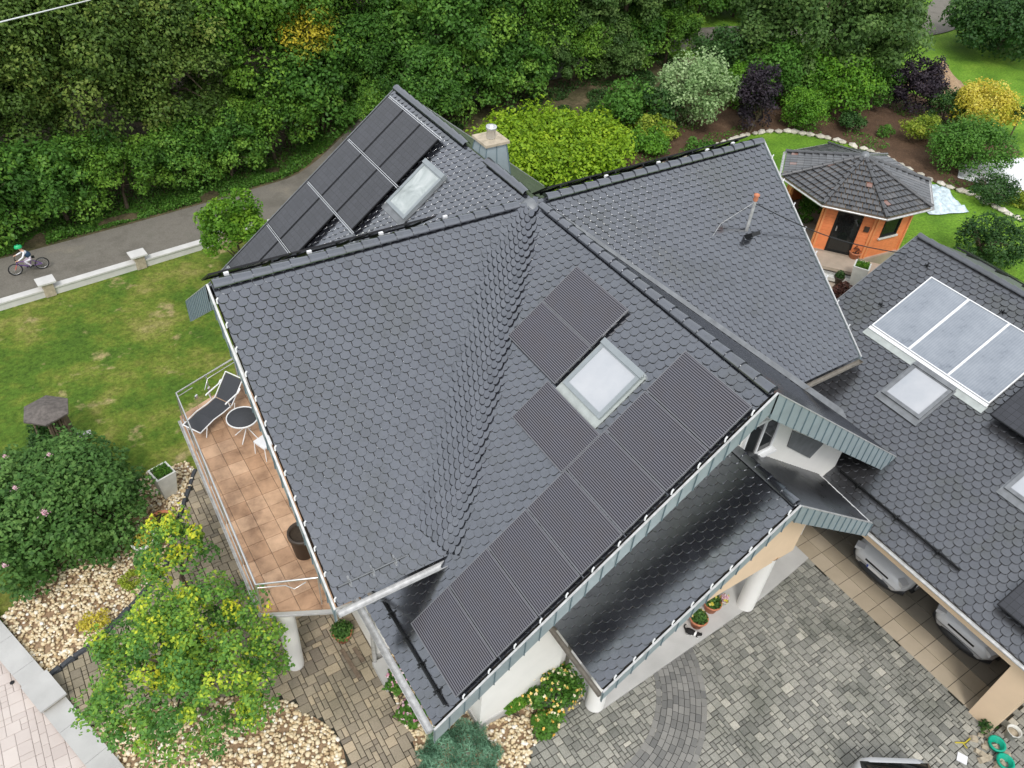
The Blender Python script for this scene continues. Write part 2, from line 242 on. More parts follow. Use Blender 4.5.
# ------------------------------------------------------------------ mesh builder
class MB:
    def __init__(s): s.v = []; s.f = []; s.mi = []; s.t = []; s.smooth = []
    def face(s, pts, mi=0, t=.5, sm=False):
        b = len(s.v); s.v.extend([tuple(p) for p in pts]); s.f.append(tuple(range(b, b+len(pts)))); s.mi.append(mi); s.t.append(t); s.smooth.append(sm)
    def mesh(s, V, F, mi=0, t=.5, sm=False):
        b = len(s.v); s.v.extend([tuple(p) for p in V])
        for f in F: s.f.append(tuple(i+b for i in f)); s.mi.append(mi); s.t.append(t); s.smooth.append(sm)
    def obox(s, c, ax, ay, az, mi=0, t=.5):
        """box by centre and three half-axis vectors"""
        c, ax, ay, az = Vector(c), Vector(ax), Vector(ay), Vector(az)
        V = [c+ax*i+ay*j+az*k for k in (-1, 1) for j in (-1, 1) for i in (-1, 1)]
        s.mesh(V, [(0, 2, 3, 1), (4, 5, 7, 6), (0, 1, 5, 4), (2, 6, 7, 3), (0, 4, 6, 2), (1, 3, 7, 5)], mi, t)
    def box(s, x0, x1, y0, y1, z0, z1, mi=0, t=.5):
        s.obox(((x0+x1)/2, (y0+y1)/2, (z0+z1)/2), ((x1-x0)/2, 0, 0), (0, (y1-y0)/2, 0), (0, 0, (z1-z0)/2), mi, t)
    def prism(s, pts, d, mi=0, t=.5, sidemi=None, capmi=None):
        """polygon pts (3D) extruded by vector d"""
        pts = [Vector(p) for p in pts]; d = Vector(d); n = len(pts)
        nrm = (pts[1]-pts[0]).cross(pts[2]-pts[1])
        if nrm.dot(d) > 0: pts = pts[::-1]
        V = pts+[p+d for p in pts]
        s.mesh(V, [tuple(range(n))], mi, t)
        s.mesh(V, [tuple(range(2*n-1, n-1, -1))], mi if capmi is None else capmi, t)
        s.mesh(V, [(i, i+n, (i+1) % n+n, (i+1) % n) for i in range(n)], mi if sidemi is None else sidemi, t)
    def tube(s, path, r, seg=8, mi=0, t=.5, caps=True, sm=True):
        path = [Vector(p) for p in path]; n = len(path)
        rr = r if isinstance(r, (list, tuple)) else [r]*n
        V = []; prev = None
        for i, p in enumerate(path):
            d = (path[min(i+1, n-1)]-path[max(i-1, 0)]).normalized()
            if prev is None:
                a = d.cross(Vector((0, 0, 1)));
                if a.length < .05: a = d.cross(Vector((1, 0, 0)))
            else: a = prev-d*prev.dot(d)
            a.normalize(); prev = a; b = d.cross(a)
            for k in range(seg):
                th = 2*math.pi*k/seg; V.append(p+(a*math.cos(th)+b*math.sin(th))*rr[i])
        F = []
        for i in range(n-1):
            for k in range(seg):
                k2 = (k+1) % seg; F.append((i*seg+k, (i+1)*seg+k, (i+1)*seg+k2, i*seg+k2)[::-1])
        s.mesh(V, F, mi, t, sm)
        if caps: s.mesh(V[:seg], [tuple(range(seg))], mi, t); s.mesh(V[-seg:], [tuple(range(seg))[::-1]], mi, t)
    def lathe(s, prof, c=(0, 0, 0), seg=20, mi=0, t=.5, sm=True):
        V = []; F = []
        for r, z in prof:
            for k in range(seg):
                th = 2*math.pi*k/seg; V.append((c[0]+r*math.cos(th), c[1]+r*math.sin(th), c[2]+z))
        for i in range(len(prof)-1):
            for k in range(seg):
                k2 = (k+1) % seg; F.append((i*seg+k, i*seg+k2, (i+1)*seg+k2, (i+1)*seg+k))
        s.mesh(V, F, mi, t, sm)
    def gutter(s, a, b, r=.07, up=(0, 0, 1), mi=0):
        a, b, up = Vector(a), Vector(b), Vector(up); d = (b-a).normalized(); sd = d.cross(up).normalized()
        prof = []
        for rad in (r, r*.86):
            row = []
            for k in range(9):
                th = math.pi*k/8; row.append(sd*math.cos(th)*rad-up*math.sin(th)*rad)
            prof.append(row)
        ring = prof[0]+prof[1][::-1]; n = len(ring)
        V = [a+q for q in ring]+[b+q for q in ring]
        s.mesh(V, [(i, (i+1) % n, (i+1) % n+n, i+n) for i in range(n)], mi)
        for P in (a, b):
            s.mesh([P+q for q in prof[0]], [tuple(range(9))], mi)
    def build(s, name, mats, parent=None):
        me = bpy.data.meshes.new(name)
        off = Vector(parent.location) if parent is not None and not parent.get('_loc') else Vector((0, 0, 0))
        if parent is not None and parent.parent is not None: off = Vector((0, 0, 0))+world_off(parent)
        V = [(p[0]-off.x, p[1]-off.y, p[2]-off.z) for p in s.v]
        me.from_pydata(V, [], s.f)
        for m in (mats if isinstance(mats, (list, tuple)) else [mats]): me.materials.append(m)
        me.polygons.foreach_set('material_index', s.mi)
        me.polygons.foreach_set('use_smooth', s.smooth)
        a = me.attributes.new('tint', 'FLOAT', 'FACE'); a.data.foreach_set('value', s.t)
        me.update()
        o = bpy.data.objects.new(name, me); COL.objects.link(o)
        if parent is not None: o.parent = parent
        return o
def world_off(o):
    v = Vector((0, 0, 0))
    while o is not None:
        if not o.get('_loc'): v += Vector(o.location)
        o = o.parent
    return v
def clean():
    for o in bpy.data.objects:
        if '_loc' in o: del o['_loc']
def thing(name, label, cat, loc=(0, 0, 0), group=None, local=False, mat=None):
    o = bpy.data.objects.new(name, None); COL.objects.link(o); o.empty_display_size = .2
    if mat is not None: o.matrix_world = mat
    else: o.location = loc
    o['label'] = label; o['category'] = cat
    if group: o['group'] = group
    if local: o['_loc'] = 1     # parts are written in local coordinates
    return o
def tag(o, label=None, cat=None, group=None, kind=None):
    if label: o['label'] = label
    if cat: o['category'] = cat
    if group: o['group'] = group
    if kind: o['kind'] = kind
    return o
def copy_tree(o, parent=None):
    c = o.copy(); COL.objects.link(c)
    if parent is not None: c.parent = parent
    for ch in list(o.children): copy_tree(ch, c)
    return c
def origin_at(o, p):
    """move a mesh object's origin to p, mesh stays"""
    p = Vector(p); o.data.transform(Matrix.Translation(-p)); o.location = p; return o

# ------------------------------------------------------------------ terrain
def sst(a, b, x):
    t = min(1, max(0, (x-a)/(b-a))); return t*t*(3-2*t)
def gz(x, y):
    x0 = 8.3-8.3*sst(-4.5, 2.5, y)
    z = -8.7+2.5*sst(x0, x0+6.5, x)
    z += 1.4*sst(24, 70, y-.2*abs(x))          # the wood climbs a bank
    return z
def structure(o): o['kind'] = 'structure'; return o
def grid_ground():
    xs = sorted(set([-260, -160, -100, -70, -50]+list(range(-40, 72))+[80, 95, 120, 160, 220, 300]))
    ys = sorted(set([-260, -150, -90, -60, -40, -30]+list(range(-24, 60))+[70, 85, 110, 150, 220, 320]))
    V = [(x, y, gz(x, y)+(.0 if abs(x) < 1 else .03*noise.noise(Vector((x*.3, y*.3, 0))) if (y > 8 and x < -4) else 0)-(.02)) for y in ys for x in xs]
    nx = len(xs); F = [(j*nx+i, j*nx+i+1, (j+1)*nx+i+1, (j+1)*nx+i) for j in range(len(ys)-1) for i in range(nx-1)]
    m = MB(); m.mesh(V, F, sm=True); return structure(m.build('lawn', M['lawn']))
grid_ground()
def ribbon(name, path, w, mat, dz, step=.6, cross=5):
    P = [Vector((*p, 0)) for p in path]; pts = []
    def cr(p0, p1, p2, p3, t): return .5*((2*p1)+(p2-p0)*t+(2*p0-5*p1+4*p2-p3)*t*t+(3*p1-p0-3*p2+p3)*t**3)
    for i in range(len(P)-1):
        p0, p1, p2, p3 = P[max(i-1, 0)], P[i], P[i+1], P[min(i+2, len(P)-1)]
        n = max(1, int((p2-p1).length/step))
        pts += [cr(p0, p1, p2, p3, k/n) for k in range(n)]
    pts.append(P[-1]); V = []; n = len(pts)
    for i, p in enumerate(pts):
        d = (pts[min(i+1, n-1)]-pts[max(i-1, 0)]).normalized(); s = Vector((-d.y, d.x, 0))
        ww = w(p.x) if callable(w) else w
        for k in range(cross):
            q = p+s*ww*(k/(cross-1)-.5); V.append((q.x, q.y, gz(q.x, q.y)+dz))
    F = [(i*cross+k+1, i*cross+k, (i+1)*cross+k, (i+1)*cross+k+1) for i in range(n-1) for k in range(cross-1)]
    m = MB(); m.mesh(V, F, sm=True); return structure(m.build(name, mat))
roadpath = [(-60, 11), (-30, 14.9), (-12, 16.55), (-5, 17.25), (1, 18.1), (8, 19.5), (14, 20.6), (20, 21.3), (28, 21.0), (36, 18.6), (44, 17.2), (52, 20.3), (62, 26), (90, 40)]
ribbon('road', roadpath, 3.0, M['asphalt'], .035)
ribbon('wood_floor', [(x, y+13.6) for x, y in roadpath[:9]], 25, M['verge'], .012, cross=26)
ribbon('soil_verge', [(3.5, 15.6), (9, 16.6), (14, 17.2), (20, 17.2), (25, 16.6)], 4.2, M['verge'], .012)

def inpoly(x, y, P):
    c = False; n = len(P)
    for i in range(n):
        x1, y1 = P[i]; x2, y2 = P[(i+1) % n]
        if (y1 > y) != (y2 > y) and x < (x2-x1)*(y-y1)/(y2-y1)+x1: c = not c
    return c
def sheet(name, P, z, mat, kind='structure', th=.0):
    m = MB()
    if th: m.prism([(x, y, z) for x, y in P], (0, 0, -th))
    else: m.face([(x, y, z) for x, y in P])
    o = m.build(name, mat); o['kind'] = kind; return o
G = -8.7
bedA = [(-14.3, 1.2), (-13.7, -1.0), (-12.4, -.55), (-11.6, -.05), (-10.5, .75), (-9.75, 2.1), (-8.8, 3.7), (-8.9, 4.2), (-10.2, 4.3), (-11.5, 3.4)]
bedB = [(-13.35, -2.75), (-12.0, -2.9), (-10.8, -3.3), (-9.77, -3.85), (-9.03, -4.5), (-8.5, -5.45), (-8.45, -6.1), (-8.6, -6.9), (-9.2, -8.2), (-10.5, -9.6), (-11.6, -9.6), (-12.9, -4.4)]
bedC = [(-6.85, -5.0), (-6.5, -4.6), (-5.5, -4.6), (-5.5, -7.2), (-3.9, -7.2), (-4.1, -7.6), (-4.6, -8.2), (-5.3, -8.7), (-6.0, -9.4), (-6.9, -9.4), (-7.1, -7.3), (-6.95, -6.0)]
pathP = [(-13.9, -.9), (-12.4, -.6), (-11.58, -.1), (-10.5, .67), (-9.7, 2.13), (-8.74, 3.75), (-6.7, 4.2), (-6.7, -9.4), (-7.5, -17), (-11.0, -17), (-11.4, -9.5), (-12.6, -4.6), (-13.6, -1.9)]
driveP = [(-6.7, -7.0), (5.15, -7.0), (5.1, -13.68), (13, -13.68), (13, -20), (-7.7, -20), (-6.7, -9.4)]
slabP = [(-3.25, -6.7), (-3.0, -8.42), (2.9, -8.16), (4.25, -8.0), (5.0, -7.9), (5.0, -6.7)]
sheet('path_bed', pathP, G+.004, M['joint']); sheet('driveway_bed', driveP, G+.008, M['joint'])
RC, RI, RO = (-3.43, -7.18), 2.54, 3.78
def inring(x, y, e=0): d = math.hypot(x-RC[0], y-RC[1]); return RI-e < d < RO+e
def pavers(name, mat, bounds, pred, u=.125, seed=1, z=G+.02, h=.035, gap=.011, ang=0.):
    rg = random.Random(seed); x0, x1, y0, y1 = bounds; nx = int((x1-x0)/u); ny = int((y1-y0)/u)
    used = np.zeros((nx+3, ny+3), bool); m = MB(); ca, sa = math.cos(ang), math.sin(ang)
    sizes = [(2, 2)]*13+[(2, 1)]*4+[(1, 2)]*4+[(3, 2)]*1+[(2, 3)]*1+[(1, 1)]*5
    for j in range(ny):
        for i in range(nx):
            if used[i, j]: continue
            w, l = rg.choice(sizes)
            while w > 1 and used[i:i+w, j:j+l].any(): w -= 1
            while l > 1 and used[i:i+w, j:j+l].any(): l -= 1
            if used[i:i+w, j:j+l].any(): w = l = 1
            used[i:i+w, j:j+l] = True
            cx, cy = x0+(i+w/2)*u, y0+(j+l/2)*u
            if not pred(cx, cy): continue
            hx, hy = w*u/2-gap/2, l*u/2-gap/2; zt = z+h+rg.uniform(-.003, .003); e = .012
            tx, ty = rg.uniform(-.008, .008), rg.uniform(-.008, .008)
            V = [(cx+a*hx, cy+b*hy, z-.01) for a, b in ((-1, -1), (1, -1), (1, 1), (-1, 1))]
            V += [(cx+a*hx, cy+b*hy, zt-.008) for a, b in ((-1, -1), (1, -1), (1, 1), (-1, 1))]
            V += [(cx+a*(hx-e), cy+b*(hy-e), zt+a*hx*tx+b*hy*ty) for a, b in ((-1, -1), (1, -1), (1, 1), (-1, 1))]
            t = min(1, max(0, rg.gauss(.45, .24)))
            m.mesh(V, [(0, 1, 5, 4), (1, 2, 6, 5), (2, 3, 7, 6), (3, 0, 4, 7), (4, 5, 9, 8), (5, 6, 10, 9), (6, 7, 11, 10), (7, 4, 8, 11), (8, 9, 10, 11)], 0, t)
    return structure(m.build(name, mat))
pavers('driveway', M['paver'], (-7.4, 9.0, -17, -7.0), lambda x, y: inpoly(x, y, driveP) and not inring(x, y, -.14) and not inpoly(x, y, bedC) and not inpoly(x, y, pathP) and not (x > 5.03 and y > -13.7), .104, 3, gap=.017)
pavers('path', M['paverwarm'], (-13.8, -3.2, -12, 4.2), lambda x, y: inpoly(x, y, pathP) and not inpoly(x, y, bedB) and not inpoly(x, y, bedC) and not inpoly(x, y, bedA), .122, 5, gap=.016)
# ring of dark pavers
m = MB(); rg = random.Random(4)
for k in range(9):
    r0 = RI+k*(RO-RI)/9; r1 = r0+(RO-RI)/9-.012; n = int(2*math.pi*r0/.20); of = rg.random()
    for i in range(n):
        a0 = 2*math.pi*(i+of)/n; a1 = a0+2*math.pi/n-.012/r0; am = (a0+a1)/2; cx, cy = RC[0]+r0*math.cos(am), RC[1]+r0*math.sin(am)
        if cy > -7.6 or inpoly(cx, cy, bedC): continue
        z = G+.064+rg.uniform(-.003, .003)
        P = [(RC[0]+r*math.cos(a), RC[1]+r*math.sin(a), z) for r, a in ((r0, a0), (r1, a0), (r1, a1), (r0, a1))]
        m.prism(P, (0, 0, -.05), 0, rg.random())
structure(m.build('paving_ring', M['ringpaver']))
sheet('porch_floor', slabP, G+.10, M['concrete'], th=.11)
# pale street beyond the low garden wall
strP = [(-15.2, 3.6), (-14.55, .9), (-13.7, -1.9), (-12.85, -4.4), (-11.8, -7.5), (-10.6, -12), (-40, -12), (-40, 3.6)]
sheet('street', strP, G+.004, M['joint'])
pavers('street_paving', M['streetpaver'], (-19, -10.4, -10, 3.5), lambda x, y: inpoly(x, y, strP), .15, 9, z=G+.004, h=.02, gap=.006)

def gravel(name, P, n, seed, holes=()):
    rg = random.Random(seed); m = MB(); xs = [p[0] for p in P]; ys = [p[1] for p in P]
    t = (1+5**.5)/2; IV = [Vector(v).normalized() for v in ((-1, t, 0), (1, t, 0), (-1, -t, 0), (1, -t, 0), (0, -1, t), (0, 1, t), (0, -1, -t), (0, 1, -t), (t, 0, -1), (t, 0, 1), (-t, 0, -1), (-t, 0, 1))]
    IF = [(0, 11, 5), (0, 5, 1), (0, 1, 7), (0, 7, 10), (0, 10, 11), (1, 5, 9), (5, 11, 4), (11, 10, 2), (10, 7, 6), (7, 1, 8), (3, 9, 4), (3, 4, 2), (3, 2, 6), (3, 6, 8), (3, 8, 9), (4, 9, 5), (2, 4, 11), (6, 2, 10), (8, 6, 7), (9, 8, 1)]
    k = 0
    while k < n:
        x, y = rg.uniform(min(xs), max(xs)), rg.uniform(min(ys), max(ys))
        if not inpoly(x, y, P): continue
        k += 1; r = rg.uniform(.028, .062); sx, sy, sz = rg.uniform(.8, 1.4), rg.uniform(.7, 1.1), rg.uniform(.5, .8); a = rg.uniform(0, 6.3); ca, sa = math.cos(a), math.sin(a)
        z = G+.03+rg.random()*.05
        V = []
        for v in IV:
            q = v*r*rg.uniform(.85, 1.15); X, Y = q.x*sx, q.y*sy; V.append((x+X*ca-Y*sa, y+X*sa+Y*ca, z+q.z*sz))
        m.mesh(V, IF, 0, min(1, max(0, rg.gauss(.5, .28))), True)
    o = m.build(name, M['gravel']); o['kind'] = 'stuff'; return o
for i, (P, n, lb) in enumerate([(bedA, 3300, 'yellow gravel bed beside the rhododendron'), (bedB, 4200, 'pale yellow gravel under the maple'), (bedC, 2400, 'yellow gravel strip along the white front wall')]):
    sheet('gravel_base', [(x, y) for x, y in P], G+.012, M['mound'])
    tag(gravel('gravel', P, n, 20+i), lb, 'gravel')

# ------------------------------------------------------------------ roof tiles
def clip(poly, a, b):
    """keep the part of a 2D polygon left of a->b (vertices carry extra data)"""
    out = []; n = len(poly)
    def sd(p): return (b[0]-a[0])*(p[1]-a[1])-(b[1]-a[1])*(p[0]-a[0])
    for i in range(n):
        p, q = poly[i], poly[(i+1) % n]; sp, sq = sd(p), sd(q)
        if sp >= 0: out.append(p)
        if (sp > 0) != (sq > 0) and abs(sp-sq) > 1e-12:
            t = sp/(sp-sq); out.append(tuple(p[k]+(q[k]-p[k])*t for k in range(len(p))))
    return out
def tilefield(m, O, U, V, polys, cw=.226, ex=.17, seed=1, th=.034, ov=.02, rd=.075, kind='round', lift=None, tm=.55, ts=.17, mi=0, jit=1.):
    """tiles on the plane O + u*U + v*V (V points down the slope); polys are convex, in (u, v)"""
    O, U, V = Vector(O), Vector(U).normalized(), Vector(V).normalized(); N = U.cross(V)
    if N.z < 0: N = -N
    rg = random.Random(seed); polys2 = []
    for P in polys:
        A = sum(P[i][0]*P[(i+1) % len(P)][1]-P[(i+1) % len(P)][0]*P[i][1] for i in range(len(P)))
        polys2.append(P if A > 0 else P[::-1])
    us = [p[0] for P in polys for p in P]; vs = [p[1] for P in polys for p in P]
    g = .006 if kind == 'round' else .013; w = cw/2-g
    L = ex+rd+ov
    if kind == 'round':
        out = [(-w, -ov), (-w, ex-.005), (-w*.86, ex+rd*.45), (-w*.52, ex+rd*.9), (0, ex+rd), (w*.52, ex+rd*.9), (w*.86, ex+rd*.45), (w, ex-.005), (w, -ov)]
    else:
        out = [(-w, -ov), (-w, ex+rd*.3), (-w*.9, ex+rd*.36), (w*.9, ex+rd*.36), (w, ex+rd*.3), (w, -ov)]
    e = .0035
    inn = []
    cy = ex*.4
    for (a, b) in out:
        if b <= 0: inn.append((a*(1-e/w), b))
        else:
            dx, dy = a, b-cy; l = math.hypot(dx, dy); inn.append((a-dx/l*e*1.2, b-dy/l*e*1.2))
    n = len(out)
    r0 = int(min(vs)/ex)-2; r1 = int(max(vs)/ex)+2
    for r in range(r0, r1):
        v0 = r*ex; sh = (r % 2)*cw/2
        c0 = int((min(us)-sh)/cw)-1; c1 = int((max(us)-sh)/cw)+2
        for c in range(c0, c1):
            u0 = c*cw+sh
            jx, jr, jt = rg.uniform(-.003, .003)*jit, rg.uniform(-.012, .012)*jit, rg.uniform(-.0025, .0025)*jit; tv = min(1, max(0, rg.gauss(tm, ts)))
            for P in polys2:
                pts = [(u0+a+jx-b*jr, v0+b+a*jr) for a, b in out]
                inside = True; anyin = False
                k = len(P)
                for i in range(k):
                    a, b = P[i], P[(i+1) % k]
                    s = [(b[0]-a[0])*(q[1]-a[1])-(b[1]-a[1])*(q[0]-a[0]) for q in pts]
                    if min(s) < 0: inside = False
                    if max(s) < 0: anyin = None; break
                if anyin is None: continue
                def hh(b): return .004+(th+jt)*(b+ov)/L
                def W(q):
                    p = O+U*q[0]+V*q[1]+N*q[2]
                    return p
                oz = [(u0+a+jx-b*jr, v0+b+a*jr, hh(b)-.003) for a, b in out]
                iz = [(u0+a+jx-b*jr, v0+b+a*jr, hh(b)+(.001 if b > 0 else 0)) for a, b in inn]
                if inside:
                    if lift:
                        oz = [(p[0], p[1], p[2]+lift(p[0], p[1])) for p in oz]; iz = [(p[0], p[1], p[2]+lift(p[0], p[1])) for p in iz]
                    bo = [(p[0], p[1]-.012, p[2]-.034) for p in oz[1:-1]]
                    Vv = [W(p) for p in iz]+[W(p) for p in oz]+[W(p) for p in bo]
                    F = [tuple(range(n))]+[(i, i+n, i+n+1, i+1) for i in range(n-1)]
                    nb = len(bo)
                    F += [(n+1+i, 2*n+i, 2*n+i+1, n+2+i) for i in range(nb-1)]
                    if (Vv[1]-Vv[0]).cross(Vv[2]-Vv[1]).dot(N) < 0: F = [f for f in F]
                    m.mesh(Vv, F, mi, tv)
                else:
                    poly = oz
                    for i in range(k):
                        poly = clip(poly, P[i], P[(i+1) % k])
                        if len(poly) < 3: break
                    if len(poly) >= 3:
                        if lift: poly = [(p[0], p[1], p[2]+lift(p[0], p[1])) for p in poly]
                        m.face([W(p) for p in poly], mi, tv)
                        m.mesh([W(p) for p in poly]+[W((p[0], p[1], p[2]-.034)) for p in poly], [(i, i+len(poly), (i+1) % len(poly)+len(poly), (i+1) % len(poly)) for i in range(len(poly))], mi, tv)
T = .78; CT = math.hypot(1, T)
def slope(name, parent, O, U, D, t, polyxy, mat=None, seed=1, th=.16, tiles=True, under=True, tth=.034, **kw):
    """one roof slope: D = horizontal downhill unit vector, t = tangent; polys in world xy"""
    O, U, D = Vector(O), Vector(U), Vector(D); V = (D-Vector((0, 0, t))).normalized(); N = U.cross(V); N = N if N.z > 0 else -N
    pz = lambda x, y: O.z-t*((x-O.x)*D.x+(y-O.y)*D.y)
    m = MB(); uv = []
    for P in polyxy:
        m.prism([Vector((x, y, pz(x, y)))-N*.004 for x, y in P], -N*th, 1)
        uv.append([((x-O.x)*U.x+(y-O.y)*U.y, ((x-O.x)*D.x+(y-O.y)*D.y)*math.hypot(1, t)) for x, y in P])
    if tiles: tilefield(m, O, U, V, uv, seed=seed, th=tth, **kw)
    return m.build(name, [mat or M['tile'], M['under']], parent)
def ridgecaps(name, parent, a, b, mat=None, r=.115, L=.40, seed=3):
    a, b = Vector(a), Vector(b); d = (b-a); n = max(1, round(d.length/L)); d = d/n; dn = d.normalized(); sd = dn.cross(Vector((0, 0, 1))).normalized(); up = sd.cross(dn)
    m = MB(); rg = random.Random(seed)
    for i in range(n):
        p = a+d*i; q = p+d*1.06; z0, z1 = .018, .0; V = []
        for P, rr, dz in ((p, r*1.06, z0), (q, r*.94, z1)):
            for k in range(9):
                th = math.pi*(k/8); V.append(P+sd*math.cos(th)*rr*1.12+up*(math.sin(th)*rr-.025+dz))
        m.mesh(V, [(k, k+1, k+10, k+9) for k in range(8)], 0, rg.uniform(.35, .75), True)
        m.mesh(V[:9], [tuple(range(9))], 0, .2)
    m.prism([a-sd*.09-up*.12, a+sd*.09-up*.12, a+up*.03], b-a, 0, .2)
    return m.build(name, [mat or M['tile']], parent)
house = thing('house', 'large white house with steep dark grey tiled cross gable roof', 'house', (0, 0, G))
XL, XR, YF, YR = -7.93, 7.93, -7.96, 7.53
slope('roof', house, (XL, 0, 0), (1, 0, 0), (0, -1, 0), T, [[(XL, 0), (0, 0), (-5.45, -5.45), (XL, -5.45)]], seed=11)
slope('roof', house, (XR, 0, 0), (-1, 0, 0), (0, -1, 0), T, [[(XR, 0), (0.0, 0), (5.35, -5.35), (XR, -5.35)]], seed=12)
slope('roof', house, (0, YF, 0), (0, 1, 0), (-1, 0, 0), T, [[(0, 0), (0, YF), (-7.15, YF), (-7.15, -7.15)], [(-4.7, -4.7), (-7.15, -7.15), (-7.15, -4.35), (-4.7, -4.35)]], seed=13)
slope('roof', house, (0, YF, 0), (0, 1, 0), (1, 0, 0), T, [[(0, 0), (6.62, -6.62), (6.62, YF), (0, YF)], [(4.9, -4.9), (6.62, -6.62), (6.62, -4.9)]], seed=14, th=.12)
slope('roof', house, (XL, 0, 0), (1, 0, 0), (0, 1, 0), T, [[(XL, 0), (0, 0), (-2.9, 2.9), (XL, 2.9)]], seed=15)
slope('roof', house, (XR, 0, 0), (-1, 0, 0), (0, 1, 0), T, [[(XR, 0), (0, 0), (5.4, 5.4), (XR, 5.4)]], seed=16)
slope('roof', house, (0, YR, 0), (0, 1, 0), (-1, 0, 0), T, [[(0, 0), (0, YR), (-6.9, YR), (-5.2, 5.2)], [(-2.9, 2.9), (-5.2, 5.2), (-5.2, 2.9)]], seed=17)
tag(slope('roof', house, (0, YR, 0), (0, 1, 0), (1, 0, 0), T, [[(0, 0), (0, YR), (5.9, YR), (5.9, 5.9)]], mat=M['mossy'], seed=18), 'rear roof slope green with moss')
# swept valley of narrow tiles on the left
m = MB(); vd = Vector((-1, -1, 0)).normalized(); tv = T/math.sqrt(2); vlen = 5.45*math.sqrt(2)
side = Vector((-1, 1, 0)).normalized()          # towards the long front slope
V3 = (vd-Vector((0, 0, tv))).normalized(); rg = random.Random(31)
def vsurf(s, d):                                 # s along the valley (horizontal), d across (+ towards the long slope)
    z = -tv*s+tv*math.sqrt(d*d+.03)+.02          # rounded bottom of the V
    p = vd*s+side*d; return Vector((p.x, p.y, z))
cwv, exv = .135, .16
for r in range(int(vlen/exv)+1):
    s0 = r*exv; dmax = min(.95, .12+s0*.45); dmin = -min(.30, .05+s0*.2)
    k0 = int(dmin/cwv)-1; k1 = int(dmax/cwv)+1
    for k in range(k0, k1+1):
        d0 = k*cwv+(r % 2)*cwv/2
        if d0 < dmin or d0 > dmax: continue
        edge = min(1, (dmax-d0)/.35, (d0-dmin)/.14); lf = -.035*(1-edge)
        w = cwv/2-.003; jt = rg.uniform(-.004, .004)
        outl = [(-w, -.02), (-w, exv*.95), (-w*.62, exv+.045), (0, exv+.058), (w*.62, exv+.045), (w, exv*.95), (w, -.02)]
        shear = .35*d0
        c_ = vsurf(s0-shear*.6, d0); e1 = (vsurf(s0-shear*.6, d0+.02)-vsurf(s0-shear*.6, d0-.02)).normalized(); n_ = e1.cross(V3); n_ = n_ if n_.z > 0 else -n_
        Vv = [c_+e1*a+V3*b+n_*(.004+(.034+jt)*(b+.02)/(exv+.08)+lf) for a, b in outl]
        Vv += [v-n_*.045-V3*.03 for v in Vv[1:6]]
        if s0+exv > vlen: continue
        m.mesh(Vv, [tuple(range(7))]+[(1+i, 7+i, 8+i, 2+i) for i in range(4)], 0, min(1, max(0, rg.gauss(.5, .25))))
m.build('valley', M['tile'], house)
# right valley metal
m = MB()
for s in (0,):
    a0 = Vector((.25, -.25, -.78*.25+.05)); b0 = Vector((6.5, -6.5, -6.5*.78+.05)); sd = Vector((1, 1, 0)).normalized()
    q1 = Vector((.10, .10, .078)); 
    m.face([a0, b0, b0+Vector((.0, .24, .20)), a0+Vector((0, .10, .085))])
    m.face([b0, a0, a0+Vector((-.08, 0, .065)), b0+Vector((-.2, 0, .165))])
m.build('valley', M['lead'], house)
ridgecaps('ridge_tiles', house, (XL+.02, 0, .03), (-.55, 0, .03)); ridgecaps('ridge_tiles', house, (.3, 0, .03), (XR-.02, 0, .03))
ridgecaps('ridge_tiles', house, (0, YF+.02, .03), (0, -.3, .03)); ridgecaps('ridge_tiles', house, (0, YR-.02, .03), (0, 3.35, .03)); ridgecaps('ridge_tiles', house, (0, 2.25, .03), (0, .4, .03))
m = MB(); m.lathe([(.36, -.24), (.28, -.08), (.16, .03), (.06, .07), (0.001, .08)], (-.1, 0, 0), 14); m.build('ridge_junction', M['lead'], house)
# verge cladding
def fascia(parent, a, b, depth, name='verge_fascia', seam=.42, proud=(0, 0, 0), mat=None, cap=True):
    a, b = Vector(a), Vector(b); d = b-a; n = max(1, round(d.length/seam)); pr = Vector(proud).normalized()
    m = MB(); m.prism([a, b, b-Vector((0, 0, depth)), a-Vector((0, 0, depth))], pr*.035, 0)
    for i in range(n+1):
        p = a+d*(i/n); q = d.normalized()*.009
        m.obox(p+pr*.045-Vector((0, 0, depth/2)), q, pr*.013, (0, 0, depth/2), 1)
    if cap: m.obox((a+b)/2+pr*.025+Vector((0, 0, .010)), d/2, pr*.022, (0, 0, .011), 2)
    return m.build(name, [mat or M['zinc'], M['zincdark'], M['galv']], parent)
def z(xy): return -T*abs(xy)
fascia(house, (0, YF-.06, .06), (-7.2, YF-.06, z(7.2)+.06), .50, proud=(0, -1, 0))
fascia(house, (0, YF-.06, .06), (6.7, YF-.06, z(6.7)+.06), .62, proud=(0, -1, 0))
fascia(house, (XL-.06, 0, .06), (XL-.06, -5.5, z(5.5)+.06), .40, proud=(-1, 0, 0))
fascia(house, (XL-.06, 0, .06), (XL-.06, 2.9, z(2.9)+.06), .62, proud=(-1, 0, 0), seam=.28)
fascia(house, (XR+.03, 0, .05), (XR+.03, -5.4, z(5.4)+.05), .3, proud=(1, 0, 0)); fascia(house, (XR+.03, 0, .05), (XR+.03, 5.4, z(5.4)+.05), .3, proud=(1, 0, 0))
fascia(house, (0, YR+.03, .05), (-6.9, YR+.03, z(6.9)+.05), .3, proud=(0, 1, 0), mat=M['lead'], cap=False); fascia(house, (0, YR+.03, .05), (6, YR+.03, z(6)+.05), .3, proud=(0, 1, 0))
